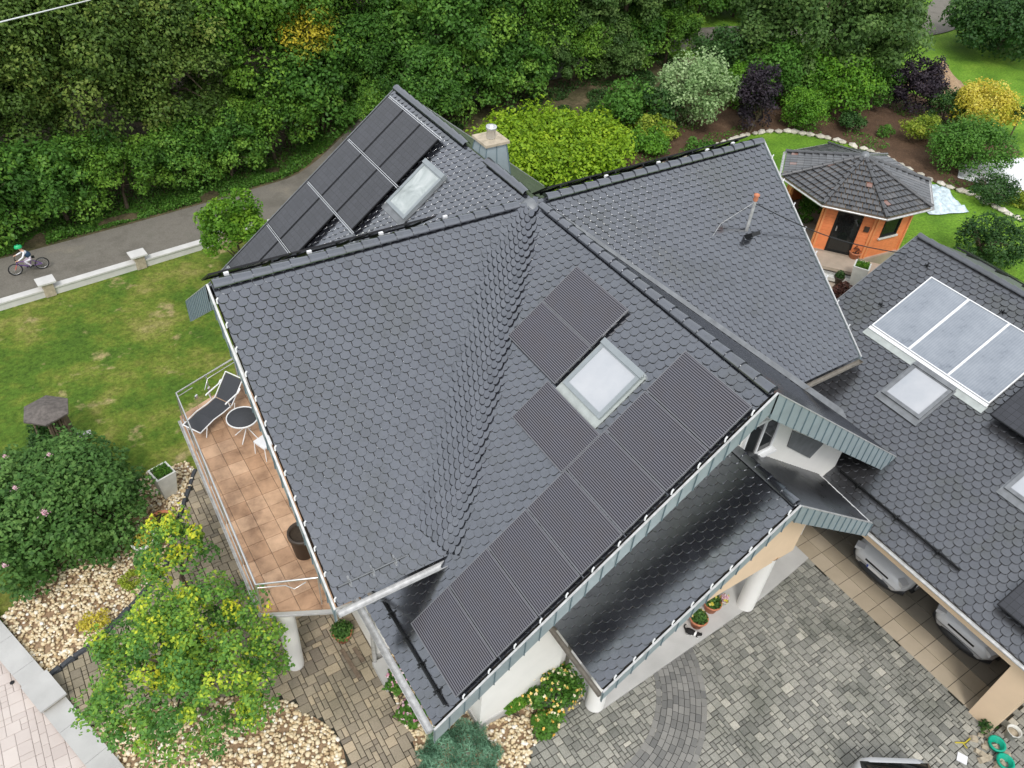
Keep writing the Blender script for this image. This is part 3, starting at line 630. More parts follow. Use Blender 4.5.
# soffits
# gutters
def gut(parent, a, b, r=.075, mat='galv'):
    m = MB(); m.gutter(a, b, r); return m.build('gutter', M[mat], parent)
gut(house, (XL-.05, -5.56, z(5.5)-.03), (-5.45, -5.56, z(5.5)-.03), .085)
gut(house, (5.35, -5.46, z(5.4)-.03), (XR+.03, -5.46, z(5.4)-.03), .075, 'brownmetal')
gut(house, (-7.26, YF-.03, z(7.2)-.03), (-7.26, -4.4, z(7.2)-.03), .085)
# white clips along the verges
clipm = MB(); clipm.tube([(0, 0, 0), (0, 0, .09), (.03, 0, .13)], .018, 6); clip0 = None
def clips(pts, parent):
    global clip0
    for p in pts:
        if clip0 is None:
            clip0 = clipm.build('verge_clip', M['whiteframe'], parent); clip0.location = Vector(p)-Vector(parent.location)
            for v in clip0.data.vertices: v.co = v.co+Vector(parent.location)
            clip0.data.update()
        else:
            c = clip0.copy(); COL.objects.link(c); c.parent = parent; c.location = Vector(p)-Vector(parent.location)
clips([(XL-.03, -y, z(y)+.08) for y in np.arange(.35, 5.4, .42)], house)
clips([(-x, YF-.04, z(x)+.08) for x in np.arange(.5, 7.1, .55)], house)
clips([(XR+.03, -y, z(y)+.06) for y in np.arange(.5, 5.3, .6)], house)
# snow guards
def snowguard(parent, a, b, n=(0, 0, 1), mat='lead', k=3, star=True):
    a, b, n = Vector(a), Vector(b), Vector(n).normalized(); m = MB()
    m.tube([a+n*.13, b+n*.13], .018, 6); m.tube([a+n*.06, b+n*.06], .018, 6)
    d = (b-a); dn = d.normalized(); s = dn.cross(n)
    for i in range(k):
        p = a+d*((i+.5)/k); m.obox(p+n*.08, dn*.012, s*.05, n*.08)
        m.obox(p+n*.03, dn*.09, s*.02, n*.008); m.obox(p+n*.03, dn*.02, s*.12, n*.01)
    return m.build('snow_guard', M[mat], parent)
nA = (0, -.615, .788); nB = (-.615, 0, .788)
snowguard(house, (-7.8, -5.16, z(5.16)), (-6.3, -5.16, z(5.16)), nA)
snowguard(house, (-6.80, -7.85, z(6.80)), (-6.80, -5.2, z(6.80)), nB, 'black', 4)
# walls
def gablebody(parent, x0, x1, ya, yb, along, off=.24, mat='white', name='wall', zb=G):
    m = MB()
    if along == 'x': m.prism([(x0, ya, zb), (x0, yb, zb), (x0, yb, z(yb)-off), (x0, 0, -off), (x0, ya, z(ya)-off)], (x1-x0, 0, 0))
    else: m.prism([(ya, x0, zb), (yb, x0, zb), (yb, x0, z(yb)-off), (0, x0, -off), (ya, x0, z(ya)-off)], (0, x1-x0, 0))
    return m.build(name, M[mat], parent)
gablebody(house, -6.83, 6.9, -4.5, 4.5, 'x'); gablebody(house, -7.2, 6.7, -5.56, 5.5, 'y')
m = MB(); m.prism([(-5.59, -7.29, G), (-3.4, -7.29, G), (-3.4, -7.29, z(3.4)-.24), (-5.59, -7.29, z(5.59)-.24)], (0, .58, 0)); m.build('wall', M['white'], house)
m = MB(); m.box(-5.62, -3.36, -7.32, -6.7, G, G+.28); m.build('plinth', M['concrete'], house)
m = MB(); m.box(-6.86, -6.0, -4.53, -4.3, G, G+.28); m.build('plinth', M['concrete'], house)
# downpipes
m = MB(); m.tube([(-3.2, -7.3, G), (-3.2, -7.3, -6.2), (-3.9, -7.35, -5.7)], .05, 8, sm=True); m.build('downpipe', M['brownmetal'], house)
m = MB(); m.tube([(-7.2, -5.5, z(5.5)-.12), (-7.05, -4.75, -5.2), (-6.95, -4.62, -5.6), (-6.95, -4.62, G)], .055, 8); m.build('downpipe', M['galv'], house)
m = MB(); m.tube([(-5.45, -5.5, z(5.5)-.1), (-5.7, -5.0, -4.9)], .05, 8); m.build('downpipe', M['galv'], house)
# upper gable window and flat grey shape on the wall
def wallwin(parent, c, w, h, y, name='window'):
    x, zc = c; m = MB()
    for a, b, c2, d in ((x-w/2, x+w/2, zc+h/2-.07, zc+h/2), (x-w/2, x+w/2, zc-h/2, zc-h/2+.07), (x-w/2, x-w/2+.07, zc-h/2+.07, zc+h/2-.07), (x+w/2-.07, x+w/2, zc-h/2+.07, zc+h/2-.07), (x-.03, x+.03, zc-h/2+.07, zc+h/2-.07)):
        m.box(a, b, y-.06, y+.02, c2, d)
    f = m.build(name, M['whiteframe'], parent)
    m = MB(); m.box(x-w/2+.05, x+w/2-.05, y-.03, y-.01, zc-h/2+.05, zc+h/2-.05); m.build('pane', M['darkglass'], f)
    m = MB(); m.box(x-w/2-.08, x+w/2+.08, y-.16, y, zc-h/2-.06, zc-h/2); m.build('sill', M['whiteframe'], f)
wallwin(house, (1.38, -2.52), 1.1, 1.15, -7.2)
m = MB(); m.prism([(2.6, -7.21, -2.9), (4.25, -7.21, -4.15), (3.9, -7.21, -4.5), (2.65, -7.21, -3.45)], (0, -.03, 0)); m.build('gable_shape', M['lead'], house)
# ---- porch roof
XP, ZP, TP = .42, -2.30, .7214
YP = -9.085
slope('porch_roof', house, (XP, YP, ZP), (0, 1, 0), (-1, 0, 0), TP, [[(XP, YP), (-3.94, YP), (-3.94, -7.2), (XP, -7.2)]], seed=21, th=.12, tth=.036)
slope('porch_roof', house, (XP, YP, ZP), (0, 1, 0), (1, 0, 0), .763, [[(XP, YP), (4.26, YP), (4.78, -7.2), (XP, -7.2)]], mat=M['tile2'], seed=22, th=.10)
ridgecaps('ridge_tiles', house, (XP, YP+.02, ZP+.03), (XP, -7.22, ZP+.03), r=.10)
zl = lambda x: ZP-TP*(XP-x) if x < XP else ZP-.763*(x-XP)
fascia(house, (XP, YP-.05, ZP+.05), (-3.98, YP-.05, zl(-3.98)+.05), .34, proud=(0, -1, 0)); fascia(house, (XP, YP-.05, ZP+.05), (4.32, YP-.05, zl(4.32)+.05), .50, proud=(0, -1, 0))
gut(house, (-4.02, YP-.06, zl(-4.0)-.03), (-4.02, -7.25, zl(-4.0)-.03), .06, 'brownmetal')
clips([(x, YP-.04, zl(x)+.07) for x in np.arange(-3.7, .4, .43)], house)
m = MB(); m.tube([(4.32, YP, zl(4.32)+.03), (4.84, -7.25, zl(4.84)+.03)], .018, 6); m.build('flashing', M['whiteframe'], house)
m = MB(); m.prism([(-3.5, -8.3, -6.4), (2.95, -8.3, -6.4), (2.95, -8.3, -4.55), (XP, -8.3, ZP-.3), (-3.5, -8.3, -5.42)], (0, .26, 0)); m.build('porch_beam', M['cream'], house)
m = MB(); m.box(2.70, 2.95, -8.04, -7.2, -6.4, -5.2); m.build('porch_beam', M['cream'], house)
for cx, cy, zt in ((-2.92, -8.2, -6.40), (2.28, -8.08, -6.40)):
    m = MB(); m.lathe([(.23, 0), (.23, zt-G-.1), (.26, zt-G)], (cx, cy, G+.10), 24); m.build('column', M['white'], house)
# balcony
bal = thing('balcony', 'balcony with brown stone tiles and steel railing on the left gable', 'balcony', (-8, 0, -6.2))
balP = [(-9.08, -3.62), (-7.72, -4.30), (-6.85, -4.40), (-6.85, 4.0), (-8.85, 3.25)]
m = MB(); m.prism([(x, y, -6.05) for x, y in balP], (0, 0, -.16)); m.build('slab', M['concrete'], bal)
m = MB(); rg = random.Random(8)
for i in range(7):
    for j in range(20):
        x0, y0 = -9.15+i*.42, -4.5+j*.45; x1, y1 = x0+.41, y0+.44
        P = [(x0, y0), (x1, y0), (x1, y1), (x0, y1)]
        for k in range(5): P = clip(P, balP[k], balP[(k+1) % 5]) if len(P) > 2 else P
        if len(P) > 2: m.prism([(x, y, -6.0) for x, y in P], (0, 0, -.045), 0, rg.random())
m.build('floor_tiles', M['balcony'], bal)
m = MB()
for a, b in (((-9.08, -3.64), (-8.87, 3.22)), ((-9.05, -3.66), (-7.5, -4.42))):
    m.gutter((*a, -6.12), (*b, -6.12), .06)
m.build('edge_gutter', M['galv'], bal)
RT = -5.0
cs = [(-7.05, 3.72), (-8.80, 3.04), (-9.04, -3.62), (-7.86, -4.10)]
m = MB(); m.tube([(*c, RT) for c in cs], .024, 8)
m.tube([(cs[0][0], cs[0][1], RT-.14), (-7.9, 3.38, RT-.14), (-8.05, 3.30, RT-.42)], .012, 6); m.tube([(-8.35, 3.22, RT-.14), (cs[1][0], cs[1][1], RT-.14)], .012, 6)
m.tube([(*cs[1], RT-.14), (*cs[2], RT-.14)], .014, 6); m.tube([(*cs[2], RT-.12), (-8.5, -3.86, RT-.12), (-8.35, -3.95, RT-.25), (-8.1, -4.0, RT-.12)], .012, 6)
m.tube([(*cs[1], RT-.95), (*cs[2], RT-.95)], .014, 6)
for q in (.28, .5, .72):
    a = Vector((*cs[1], 0)).lerp(Vector((*cs[0], 0)), q); m.obox((a.x, a.y, RT-.5), (.035, .03, 0), (0, 0, .05), (.01, -.02, 0))
m.build('railing', M['steel'], bal)
posts = [cs[0], cs[1], cs[2], cs[3]]+[tuple(Vector(cs[1]).lerp(Vector(cs[2]), k/5)) for k in range(1, 5)]+[tuple(Vector(cs[0]).lerp(Vector(cs[1]), .5))]
for p in posts:
    m = MB(); m.tube([(*p, -6.1), (*p, RT)], .017, 8); m.build('post', M['steel'], bal)
m = MB(); m.lathe([(.20, 0), (.20, 2.45)], (-8.58, -3.62, G), 24); m.build('column', M['white'], bal)
# ---- skylights
def skylight(parent, O, U, V, w, l, pane='skyreflpane', th=.12, fmat='skyframe', flash=True, sh=.0):
    """O centre on plane, U along eave (width w), V down slope (length l)"""
    O, U, V = Vector(O), Vector(U).normalized(), Vector(V).normalized(); N = U.cross(V); N = N if N.z > 0 else -N
    m = MB(); f = .10
    for s in (-1, 1):
        m.obox(O+U*s*(w/2-f/2)+N*th/2, U*f/2, V*l/2, N*th/2); m.obox(O+V*s*(l/2-f/2)+N*(th/2+.003), U*(w/2-f), V*f/2, N*th/2)
    m.obox(O-V*(l/2+.0)+N*(th/2+.02), U*(w/2+.02), V*.07, N*(th/2+.02))
    fr = m.build('skylight', M[fmat], parent)
    m = MB(); m.obox(O+N*(th-.03), U*(w/2-f*.9), V*(l/2-f*.9), N*.012); m.build('pane', M[pane], fr)
    if flash:
        m = MB(); m.obox(O+V*(l/2+.10)+N*.045, U*(w/2+.06), V*.10, N*.012)
        for s in (-1, 1): m.obox(O+U*s*(w/2+.03)+N*.04, U*.03, V*(l/2+.02), N*.012)
        m.build('flashing', M['lightflash' if pane == 'skyreflpane' and parent is house else 'lead'], fr)
VB = Vector((-1, 0, -T)).normalized(); VG = Vector((-1, 0, -.47)).normalized()
skylight(house, (-1.60, -5.12, z(1.60)), (0, 1, 0), VB, 1.28, 1.24)
skylight(house, (-1.45, 3.50, z(1.45)), (0, 1, 0), VB, 1.05, 1.55, 'pane')
# ---- chimney
m = MB(); c0 = (.42, 2.80)
B0 = [(c0[0]-.52, c0[1]-.46), (c0[0]+.52, c0[1]-.46), (c0[0]+.52, c0[1]+.46), (c0[0]-.52, c0[1]+.46)]
B1 = [(c0[0]-.30, c0[1]-.30), (c0[0]+.30, c0[1]-.30), (c0[0]+.30, c0[1]+.30), (c0[0]-.30, c0[1]+.30)]
for i in range(4):
    a, b = B0[i], B0[(i+1) % 4]; c, d = B1[(i+1) % 4], B1[i]; m.face([(*a, -1.1), (*b, -1.1), (*c, .30), (*d, .30)])
    e, f = (Vector((*a, -1.1))+Vector((*b, -1.1)))/2, (Vector((*c, .30))+Vector((*d, .30)))/2; nn = Vector(((b[1]-a[1]), -(b[0]-a[0]), .2)).normalized()
    for q0, q1 in ((e, f), (Vector((*a, -1.1)), Vector((*d, .30)))):
        m.obox((q0+q1)/2, (q1-q0)/2, nn*.015, (q1-q0).cross(nn).normalized()*.010, 1)
ch = m.build('chimney', [M['zinc'], M['zincdark']], house)
m = MB(); m.box(c0[0]-.37, c0[0]+.37, c0[1]-.37, c0[1]+.37, .30, .37); m.build('cap', M['brickpillar'], ch)
m = MB(); m.lathe([(.12, 0), (.12, .22), (.15, .24), (.15, .32), (.11, .33), (.10, .1)], (*c0, .38), 16); m.build('flue', M['steel'], ch)
# ---- vent mast with cable
m = MB(); m.tube([(5.97, -1.85, z(1.85)-.05), (5.97, -1.85, -.50)], .045, 10); mast = m.build('vent_mast', M['galv'], house)
m = MB(); m.lathe([(.05, 0), (.07, .06), (.055, .12), (.08, .16), (.08, .2), (.001, .23)], (5.97, -1.85, -.52), 12); m.build('vent_cap', M['terracotta'], mast)
m = MB(); m.obox((5.97, -2.0, z(2.0)+.06), (.16, 0, 0), (0, .20, -.156), (0, .03, .04)); m.build('collar', M['black'], mast)
m = MB(); m.tube([(5.97, -1.85, -.55), (4.95, -1.75, -1.0), (4.75, -1.75, z(1.75)+.03)], .005, 5); m.build('guy_wire', M['galv'], mast)
m = MB(); pts = [Vector((5.97, -1.85, -.58)).lerp(Vector((11.56, -3.6, -2.80)), k/12)+Vector((0, 0, -.25*math.sin(math.pi*k/12))) for k in range(13)]
m.tube(pts, .014, 6); tag(origin_at(m.build('cable', M['black']), pts[0]), 'thin black cable slung from the roof mast over the pavilion front to the garage roof', 'cable')
m = MB(); m.tube([(-14.0, 11.5, 1.6), (-9.41, 15.0, .75), (-6.12, 20.0, -.37), (-3, 26, -.6), (0, 34, -.4)], .022, 6); tag(origin_at(m.build('overhead_wire', M['whiteframe']), (-9.41, 15, .75)), 'pale overhead wire crossing the top left corner before the trees', 'wire')

# ------------------------------------------------------------------ solar panels
def frame_matrix(p, X, Y):
    X, Y = Vector(X).normalized(), Vector(Y).normalized(); N = X.cross(Y)
    mt = Matrix((X, Y, N)).transposed().to_4x4(); mt.translation = Vector(p); return mt
def make_panel(L, W, glassmat, framemat, name='solar_panel', fw=.028, th=.04, glasspart='glass'):
    t = thing(name, '', 'solar panel', local=True)
    m = MB()
    for s in (-1, 1):
        m.obox((0, s*(W/2-fw/2), 0), (L/2, 0, 0), (0, fw/2, 0), (0, 0, th/2)); m.obox((s*(L/2-fw/2), 0, 0), (fw/2, 0, 0), (0, W/2-fw, 0), (0, 0, th/2))
    m.build('frame', framemat, t)
    m = MB(); m.obox((0, 0, .008), (L/2-fw, 0, 0), (0, W/2-fw, 0), (0, 0, .006)); m.build(glasspart, glassmat, t)
    for s in (-.55, .55):
        m = MB(); m.obox((s*L/2, 0, -th/2-.03), (.02, 0, 0), (0, W/2, 0), (0, 0, .028)); m.build('mounting_rail', M['black'], t)
    return t
panA = make_panel(1.86, 1.11, M['pvstripe'], M['modframe'], fw=.02)
firstA = True
def put(proto, mtx, label, group, first, parent=None):
    parent = parent or house
    o = proto if first else copy_tree(proto)
    o.parent = parent; o.matrix_basis = Matrix.Translation(-Vector(parent.location)) @ mtx; o['label'] = label
    if 'category' in o: del o['category']
    return o
NB = Vector((-T, 0, 1)).normalized()
def onB(s, y, h): return Vector((-s/CT, y, -T*s/CT))+NB*h
order = ['first', 'second', 'third', 'fourth', 'fifth', 'sixth', 'seventh']
for i in range(7):
    lab = {0: 'striped solar panel nearest the ridge in the long front row', 6: 'striped solar panel at the eave end of the long front row'}.get(i, order[i]+' striped solar panel from the ridge in the long front row')
    put(panA, frame_matrix(onB(.449+1.13*(i+.5), -6.99, .12), (0, 1, 0), VB), lab, 'striped solar panels on the front roof', i == 0)
for s, y, lab in ((1.12, -3.44, 'striped solar panel nearest the ridge in the pair above the skylight'), (2.24, -3.44, 'striped solar panel beside the swept valley in the pair above the skylight'), (3.40, -5.12, 'single striped solar panel lying between the skylight and the long row')):
    put(panA, frame_matrix(onB(s, y, .12), (0, 1, 0), VB), lab, 'striped solar panels on the front roof', False)
panB = make_panel(1.74, 1.04, M['pvblack'], M['pvframe'])
first = True; rn = ['top', 'second', 'third', 'lowest']; cn = ['beside the rear gable edge', 'in the middle', 'on the side of the skylight']
for r, cols in enumerate((3, 3, 2, 2)):
    for c in range(cols):
        s = .34+r*1.77+.87; y = 7.34-1.06*(c+.5)+.0
        lab = 'black solar panel in the %s row behind the main ridge, %s' % (rn[r], cn[c] if cols == 3 else ('beside the rear gable edge' if c == 0 else 'towards the bare tiles'))
        put(panB, frame_matrix(onB(s, y, .16), -VB, (0, 1, 0)), lab, 'black solar panels on the rear slope', first); first = False
# light rails between the black rows
for i, (s, y0, y1) in enumerate(((.34, 7.25, 4.05), (2.105, 7.25, 4.0), (3.875, 7.25, 4.0), (5.645, 7.25, 5.05), (7.40, 7.25, 6.9))):
    for ds in (-.025, .025):
        m = MB(); m.obox(onB(s+ds, (y0+y1)/2, .175), (0, (y1-y0)/2, 0), VB*.008, NB*.012); m.build('mounting_rail', M['alu'], house)
# strips of black panels peeping over the ridges
NAr = Vector((0, T, 1)).normalized(); VAr = Vector((0, 1, -T)).normalized()
for i in range(3):
    x = -7.0+i*1.8
    put(panB, frame_matrix(Vector((x, .26, -.26*T))+VAr*.55+NAr*.27, (1, 0, 0), VAr), ['leftmost', 'middle', 'rightmost'][i]+' black panel peeping over the left half of the main ridge', 'black panels behind the ridge', False)
for i in range(4):
    x = 1.55+i*1.8
    put(panB, frame_matrix(Vector((x, .26, -.26*T))+VAr*.55+NAr*.27, (1, 0, 0), VAr), order[i]+' black panel from the left peeping over the right half of the main ridge', 'black panels behind the ridge', False)
# clamps on the ridges' panels
m = MB(); m.obox((0, 0, 0), (.05, 0, 0), (0, .03, 0), (0, 0, .03)); cl0 = None
cpos = [(-7.55, .24, .05), (-5.75, .24, .05), (-4.05, .24, .05), (-2.4, .24, .05), (2.4, .24, .02), (4.2, .24, .02), (6.0, .24, .02), (7.0, .24, .02)]
for i, p in enumerate(cpos):
    if cl0 is None: cl0 = m.build('panel_clamp', M['whiteframe']); cl0.parent = house; o = cl0
    else: o = cl0.copy(); COL.objects.link(o)
    o.location = Vector(p)-house.location

# ------------------------------------------------------------------ garage
gar = thing('garage', 'low pitched garage wing with dark scale tiles and cream walls', 'garage', (9, -9, G))
ZG = lambda x: -2.5-.47*(12.3-x)
slope('roof', gar, (12.3, -3.37, -2.5), (0, -1, 0), (-1, 0, 0), .47, [[(12.3, -3.37), (12.3, -15.2), (4.83, -15.2), (4.83, -3.37)]], mat=M['tile2'], seed=41, cw=.24, ex=.19, th=.14)
slope('roof', gar, (12.3, -3.37, -2.5), (0, -1, 0), (1, 0, 0), .47, [[(12.3, -3.37), (12.3, -15.2), (17.5, -15.2), (17.5, -3.37)]], mat=M['tile2'], seed=42, cw=.24, ex=.19, th=.14)
ridgecaps('ridge_tiles', gar, (12.3, -3.38, -2.47), (12.3, -15.2, -2.47), M['tile2'], r=.10)
m = MB(); m.prism([(4.9, -3.34, ZG(4.9)-.02), (12.3, -3.34, -2.52), (17.4, -3.34, -4.9), (17.4, -3.34, -5.1), (12.3, -3.34, -2.72), (4.9, -3.34, ZG(4.9)-.22)], (0, .03, 0)); m.build('verge_trim', M['lead'], gar)
gut(gar, (4.77, -8.9, ZG(4.83)-.03), (4.77, -15.2, ZG(4.83)-.03), .06)
m = MB(); m.box(4.92, 5.08, -15.2, -8.85, ZG(4.83)-.28, ZG(4.83)-.15); m.box(4.95, 5.2, -13.12, -6.9, -6.45, ZG(4.83)-.10); m.build('fascia_beam', M['cream'], gar)
m = MB(); m.box(4.95, 5.2, -13.72, -13.12, G, ZG(5)-.15); m.box(5.2, 17.0, -13.72, -13.5, G, -6.0); m.prism([(5.2, -13.72, -6.0), (12.3, -13.72, -2.8), (17, -13.72, -5.0), (17, -13.72, -6.0)], (0, .22, 0)); m.build('wall', M['cream'], gar)
m = MB(); m.box(12.2, 12.4, -13.5, -3.6, G, -5); m.box(5.5, 17.0, -3.8, -3.6, G, -5.3); m.box(16.8, 17.0, -13.5, -3.6, G, -5.1); m.build('wall', M['cream'], gar)
m = MB(); rg = random.Random(5); m.box(5.0, 12.1, -13.45, -4, G-.05, G+.05, 1)
for i in range(14):
    for j in range(16):
        x0, y0 = 5.02+i*.5, -13.45+j*.5
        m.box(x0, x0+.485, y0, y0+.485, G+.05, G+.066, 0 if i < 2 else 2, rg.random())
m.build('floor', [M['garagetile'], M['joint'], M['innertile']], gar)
skylight(gar, (8.36, -7.08, ZG(8.36)), (0, 1, 0), VG, 1.25, 1.30, 'skyreflpane', fmat='lead')
skylight(gar, (8.25, -11.0, ZG(8.25)), (0, 1, 0), VG, 1.35, 1.35, 'skyreflpane', fmat='lead')
snowguard(gar, (5.47, -7.4, ZG(5.47)), (5.47, -11.05, ZG(5.47)), (-.43, 0, .9), 'black', 3)
NG = Vector((-.47, 0, 1)).normalized()
def onG(x, y, h): return Vector((x, y, ZG(x)))+NG*h
m = MB(); m.obox(onG(8.98, -6.65, .035), (0, 1.95, 0), VG*.13, NG*.012); m.build('flashing', M['lightflash'], gar)
m = MB(); m.obox(onG(9.1, -6.65, .06), (0, 1.93, 0), VG*.05, NG*.03); m.build('flashing', M['whiteframe'], gar)
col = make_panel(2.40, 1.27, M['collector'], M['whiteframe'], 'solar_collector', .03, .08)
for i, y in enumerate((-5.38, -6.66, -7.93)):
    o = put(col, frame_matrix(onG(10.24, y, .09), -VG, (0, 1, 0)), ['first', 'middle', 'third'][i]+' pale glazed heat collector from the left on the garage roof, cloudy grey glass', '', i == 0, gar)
for x, y, h, lab in ((9.62, -9.36, .30, 'black solar panel touching the third pale collector on the garage roof'), (9.62, -10.42, .30, 'black solar panel further right of the collectors on the garage roof'), (6.15, -12.62, .22, 'black solar panel at the eave in the right corner of the garage roof'), (6.15, -13.7, .22, 'black solar panel past the garage roof corner panel')):
    put(panB, frame_matrix(onG(x, y, h), -VG, (0, 1, 0)), lab, '', False, gar)
NG2 = Vector((.47, 0, 1)).normalized(); VG2 = Vector((1, 0, -.47)).normalized()
for i in range(4):
    put(panB, frame_matrix(Vector((12.5, -5.3-i*1.8, -2.5-.2*.47))+VG2*.6+NG2*.24, (0, -1, 0), VG2), order[i]+' black panel from the pavilion end peeping over the garage ridge', '', False, gar)
# small black roof hooks
hk = None
for i, (x, y) in enumerate(((9.85, -4.40), (11.6, -4.35), (11.55, -6.9))):
    m = MB()
    if hk is None:
        for a in range(5):
            th = a*1.256; m.obox((math.cos(th)*.08, math.sin(th)*.08, .03), (math.cos(th)*.09, math.sin(th)*.09, .01), (-math.sin(th)*.018, math.cos(th)*.018, 0), (0, 0, .03))
        m.tube([(0, 0, 0), (0, 0, .18)], .03, 6); hk = m.build('roof_hook', M['black']); hk.parent = gar; hk.scale = (.55,)*3; o = hk
    else: o = hk.copy(); COL.objects.link(o)
    o.location = onG(x, y, .02)-gar.location

# ------------------------------------------------------------------ pavilion
OX, OY, OR_, EZ, A0 = 16.08, 1.57, 2.87, -3.75, -2.0816
PZ = -5.75
pav = thing('pavilion', 'octagonal orange garden pavilion with dark tiled tent roof', 'pavilion', (OX, OY, PZ))
ang = [A0-k*math.pi/4 for k in range(8)]
def oc(a, r, zz): return Vector((OX+r*math.cos(a), OY+r*math.sin(a), zz))
apex = Vector((OX, OY, EZ+.93))
m = MB()
for k in range(8):
    a, b = oc(ang[k], OR_, EZ), oc(ang[(k+1) % 8], OR_, EZ); U = (b-a).normalized(); mid = (a+b)/2; V = (mid-apex); Ln = V.length; V = V.normalized(); hw = (b-a).length/2
    tilefield(m, apex, U, V, [[(0, 0), (hw, Ln), (-hw, Ln)]], cw=.22, ex=.26, seed=60+k, th=.055, kind='flat', tm=.42, ts=.24, rd=.05, jit=1.4)
    m.prism([a, b, apex-Vector((0, 0, .0))], (0, 0, -.06), 1)
m.build('roof', [M['pantile'], M['wood']], pav)
for k in range(8):
    a = oc(ang[k], OR_+.02, EZ+.03); n = 8; mm = MB(); d = (a-apex)/n; dn = d.normalized(); sd = dn.cross(Vector((0, 0, 1))).normalized(); up = sd.cross(dn)
    for i in range(n):
        p = apex+d*i; q = p+d*1.05; V = []
        for P, rr, dz in ((p, .065, .0), (q, .08, .02)):
            for j in range(7):
                th = math.pi*j/6; V.append(P+sd*math.cos(th)*rr+up*(math.sin(th)*rr+dz))
        mm.mesh(V, [(j, j+1, j+8, j+7) for j in range(6)], 0, rnd.uniform(.2, .6), True); mm.mesh(V[7:], [tuple(range(7))], 0, .1)
    mm.build('hip_tiles', M['pantile'], pav)
m = MB(); m.lathe([(.20, -.1), (.17, .05), (.1, .13), (.001, .16)], tuple(apex), 12); m.build('finial', M['lead'], pav)
m = MB()
for k in range(8):
    m.gutter(oc(ang[k], OR_+.09, EZ-.03), oc(ang[(k+1) % 8], OR_+.09, EZ-.03), .05)
m.build('gutter', M['galv'], pav)
WR = 2.37
m = MB(); m.face([oc(a, WR+.1, PZ+.02) for a in ang[::-1]]); m.prism([oc(a, WR+.12, PZ) for a in ang], (0, 0, -.5)); m.build('floor', M['deck'], pav)
def facet(k):
    a, b = oc(ang[k], WR, PZ), oc(ang[(k+1) % 8], WR, PZ); U = (b-a); w = U.length; U.normalize(); Nn = Vector((a.x+b.x-2*OX, a.y+b.y-2*OY, 0)).normalized()
    return a, U, Nn, w
HW = EZ-PZ-.02
def panel_on(m, k, u0, u1, z0, z1, th=.05, mi=0, out=0.):
    a, U, Nn, w = facet(k); m.obox(a+U*(u0+u1)/2+Vector((0, 0, (z0+z1)/2))+Nn*out, U*(u1-u0)/2, Nn*th/2, (0, 0, (z1-z0)/2), mi)
# facet 0: door (P0->P1); facet 7: window (P7->P0); others
m = MB(); w = facet(0)[3]
for k in range(8):
    for j in (0, 1): panel_on(m, k, (0 if j == 0 else w-.07), (.07 if j == 0 else w), 0, HW, .14, 1)
nb = 14
for k in range(8):
    if k == 1: continue       # open side
    segs = {0: [(0.07, .46, 0, HW), (1.36, w-.07, 0, HW), (.46, 1.36, 1.92, HW)], 7: [(.07, .5, 0, HW), (1.35, w-.07, 0, HW), (.5, 1.35, 0, .8), (.5, 1.35, 1.65, HW)], 2: [(.07, 1.0, 0, HW), (1.0, w-.07, 0, .6)]}.get(k, [(.07, w-.07, 0, HW)])
    for u0, u1, z0, z1 in segs:
        q = z0
        while q < z1-.005:
            e = min(z1, q+.135); panel_on(m, k, u0, u1, q+.004, e-.004, .05, 0); q += .135
        panel_on(m, k, u0, u1, z0, z1, .03, 1)
m.build('wall', [M['orange'], M['trim']], pav)
m = MB()
for u0, u1, z0, z1 in ((.46, .53, 0, 1.92), (1.29, 1.36, 0, 1.92), (.53, 1.29, 1.85, 1.92), (.53, 1.29, 0, .08)): panel_on(m, 0, u0, u1, z0, z1, .09)
d = m.build('door', M['black'], pav); m = MB(); panel_on(m, 0, .53, 1.29, .08, 1.85, .02); m.build('pane', M['darkglass'], d)
m = MB(); panel_on(m, 0, 1.20, 1.24, .9, 1.05, .16); m.build('handle', M['steel'], d)
m = MB()
for u0, u1, z0, z1 in ((.5, .56, .8, 1.65), (1.29, 1.35, .8, 1.65), (.56, 1.29, 1.59, 1.65), (.56, 1.29, .8, .86)): panel_on(m, 7, u0, u1, z0, z1, .10)
wn = m.build('window', M['black'], pav); m = MB(); panel_on(m, 7, .56, 1.29, .86, 1.59, .02); m.build('pane', M['darkglass'], wn)
m = MB(); panel_on(m, 7, .44, 1.41, .74, .80, .2); m.build('sill', M['planter'], wn)
m = MB(); a, U, Nn, w = facet(0); q = a+U*.22+Nn*.05+Vector((0, 0, 1.2)); m.obox(q, U*.09, Nn*.03, (0, 0, .1)); m.build('letter_box', M['darkpot'], pav)
# terrace behind the house
m = MB(); rg = random.Random(3)
for i in range(24): m.box(10.2, 13.6, -3.3+i*.15, -3.3+i*.15+.14, -6.35, -6.15, 0, rg.random())
structure(m.build('terrace_floor', M['deck']))
def rot2(c, a, x, y): return (c[0]+x*math.cos(a)-y*math.sin(a), c[1]+x*math.sin(a)+y*math.cos(a))
a0 = math.atan2(-.62, -.785); nrm = Vector((math.cos(a0), math.sin(a0), 0)); tng = Vector((-nrm.y, nrm.x, 0)); dc = Vector((OX, OY, 0))+nrm*2.19
m = MB(); m.obox(dc+nrm*.62+Vector((0, 0, PZ-.07)), tng*1.9, nrm*.52, (0, 0, .06)); st = thing('steps', 'pale stone steps in front of the pavilion door', 'steps', dc+nrm*.6+Vector((0, 0, PZ-.3)))
m.build('tread', M['deck'], st); m = MB(); m.obox(dc+nrm*1.33+Vector((0, 0, PZ-.25)), tng*1.7, nrm*.20, (0, 0, .07)); m.build('tread', M['planter'], st)
m = MB(); m.obox(dc+nrm*.72+Vector((0, 0, PZ-.42)), tng*1.8, nrm*.6, (0, 0, .24)); m.build('riser', M['board'], st)

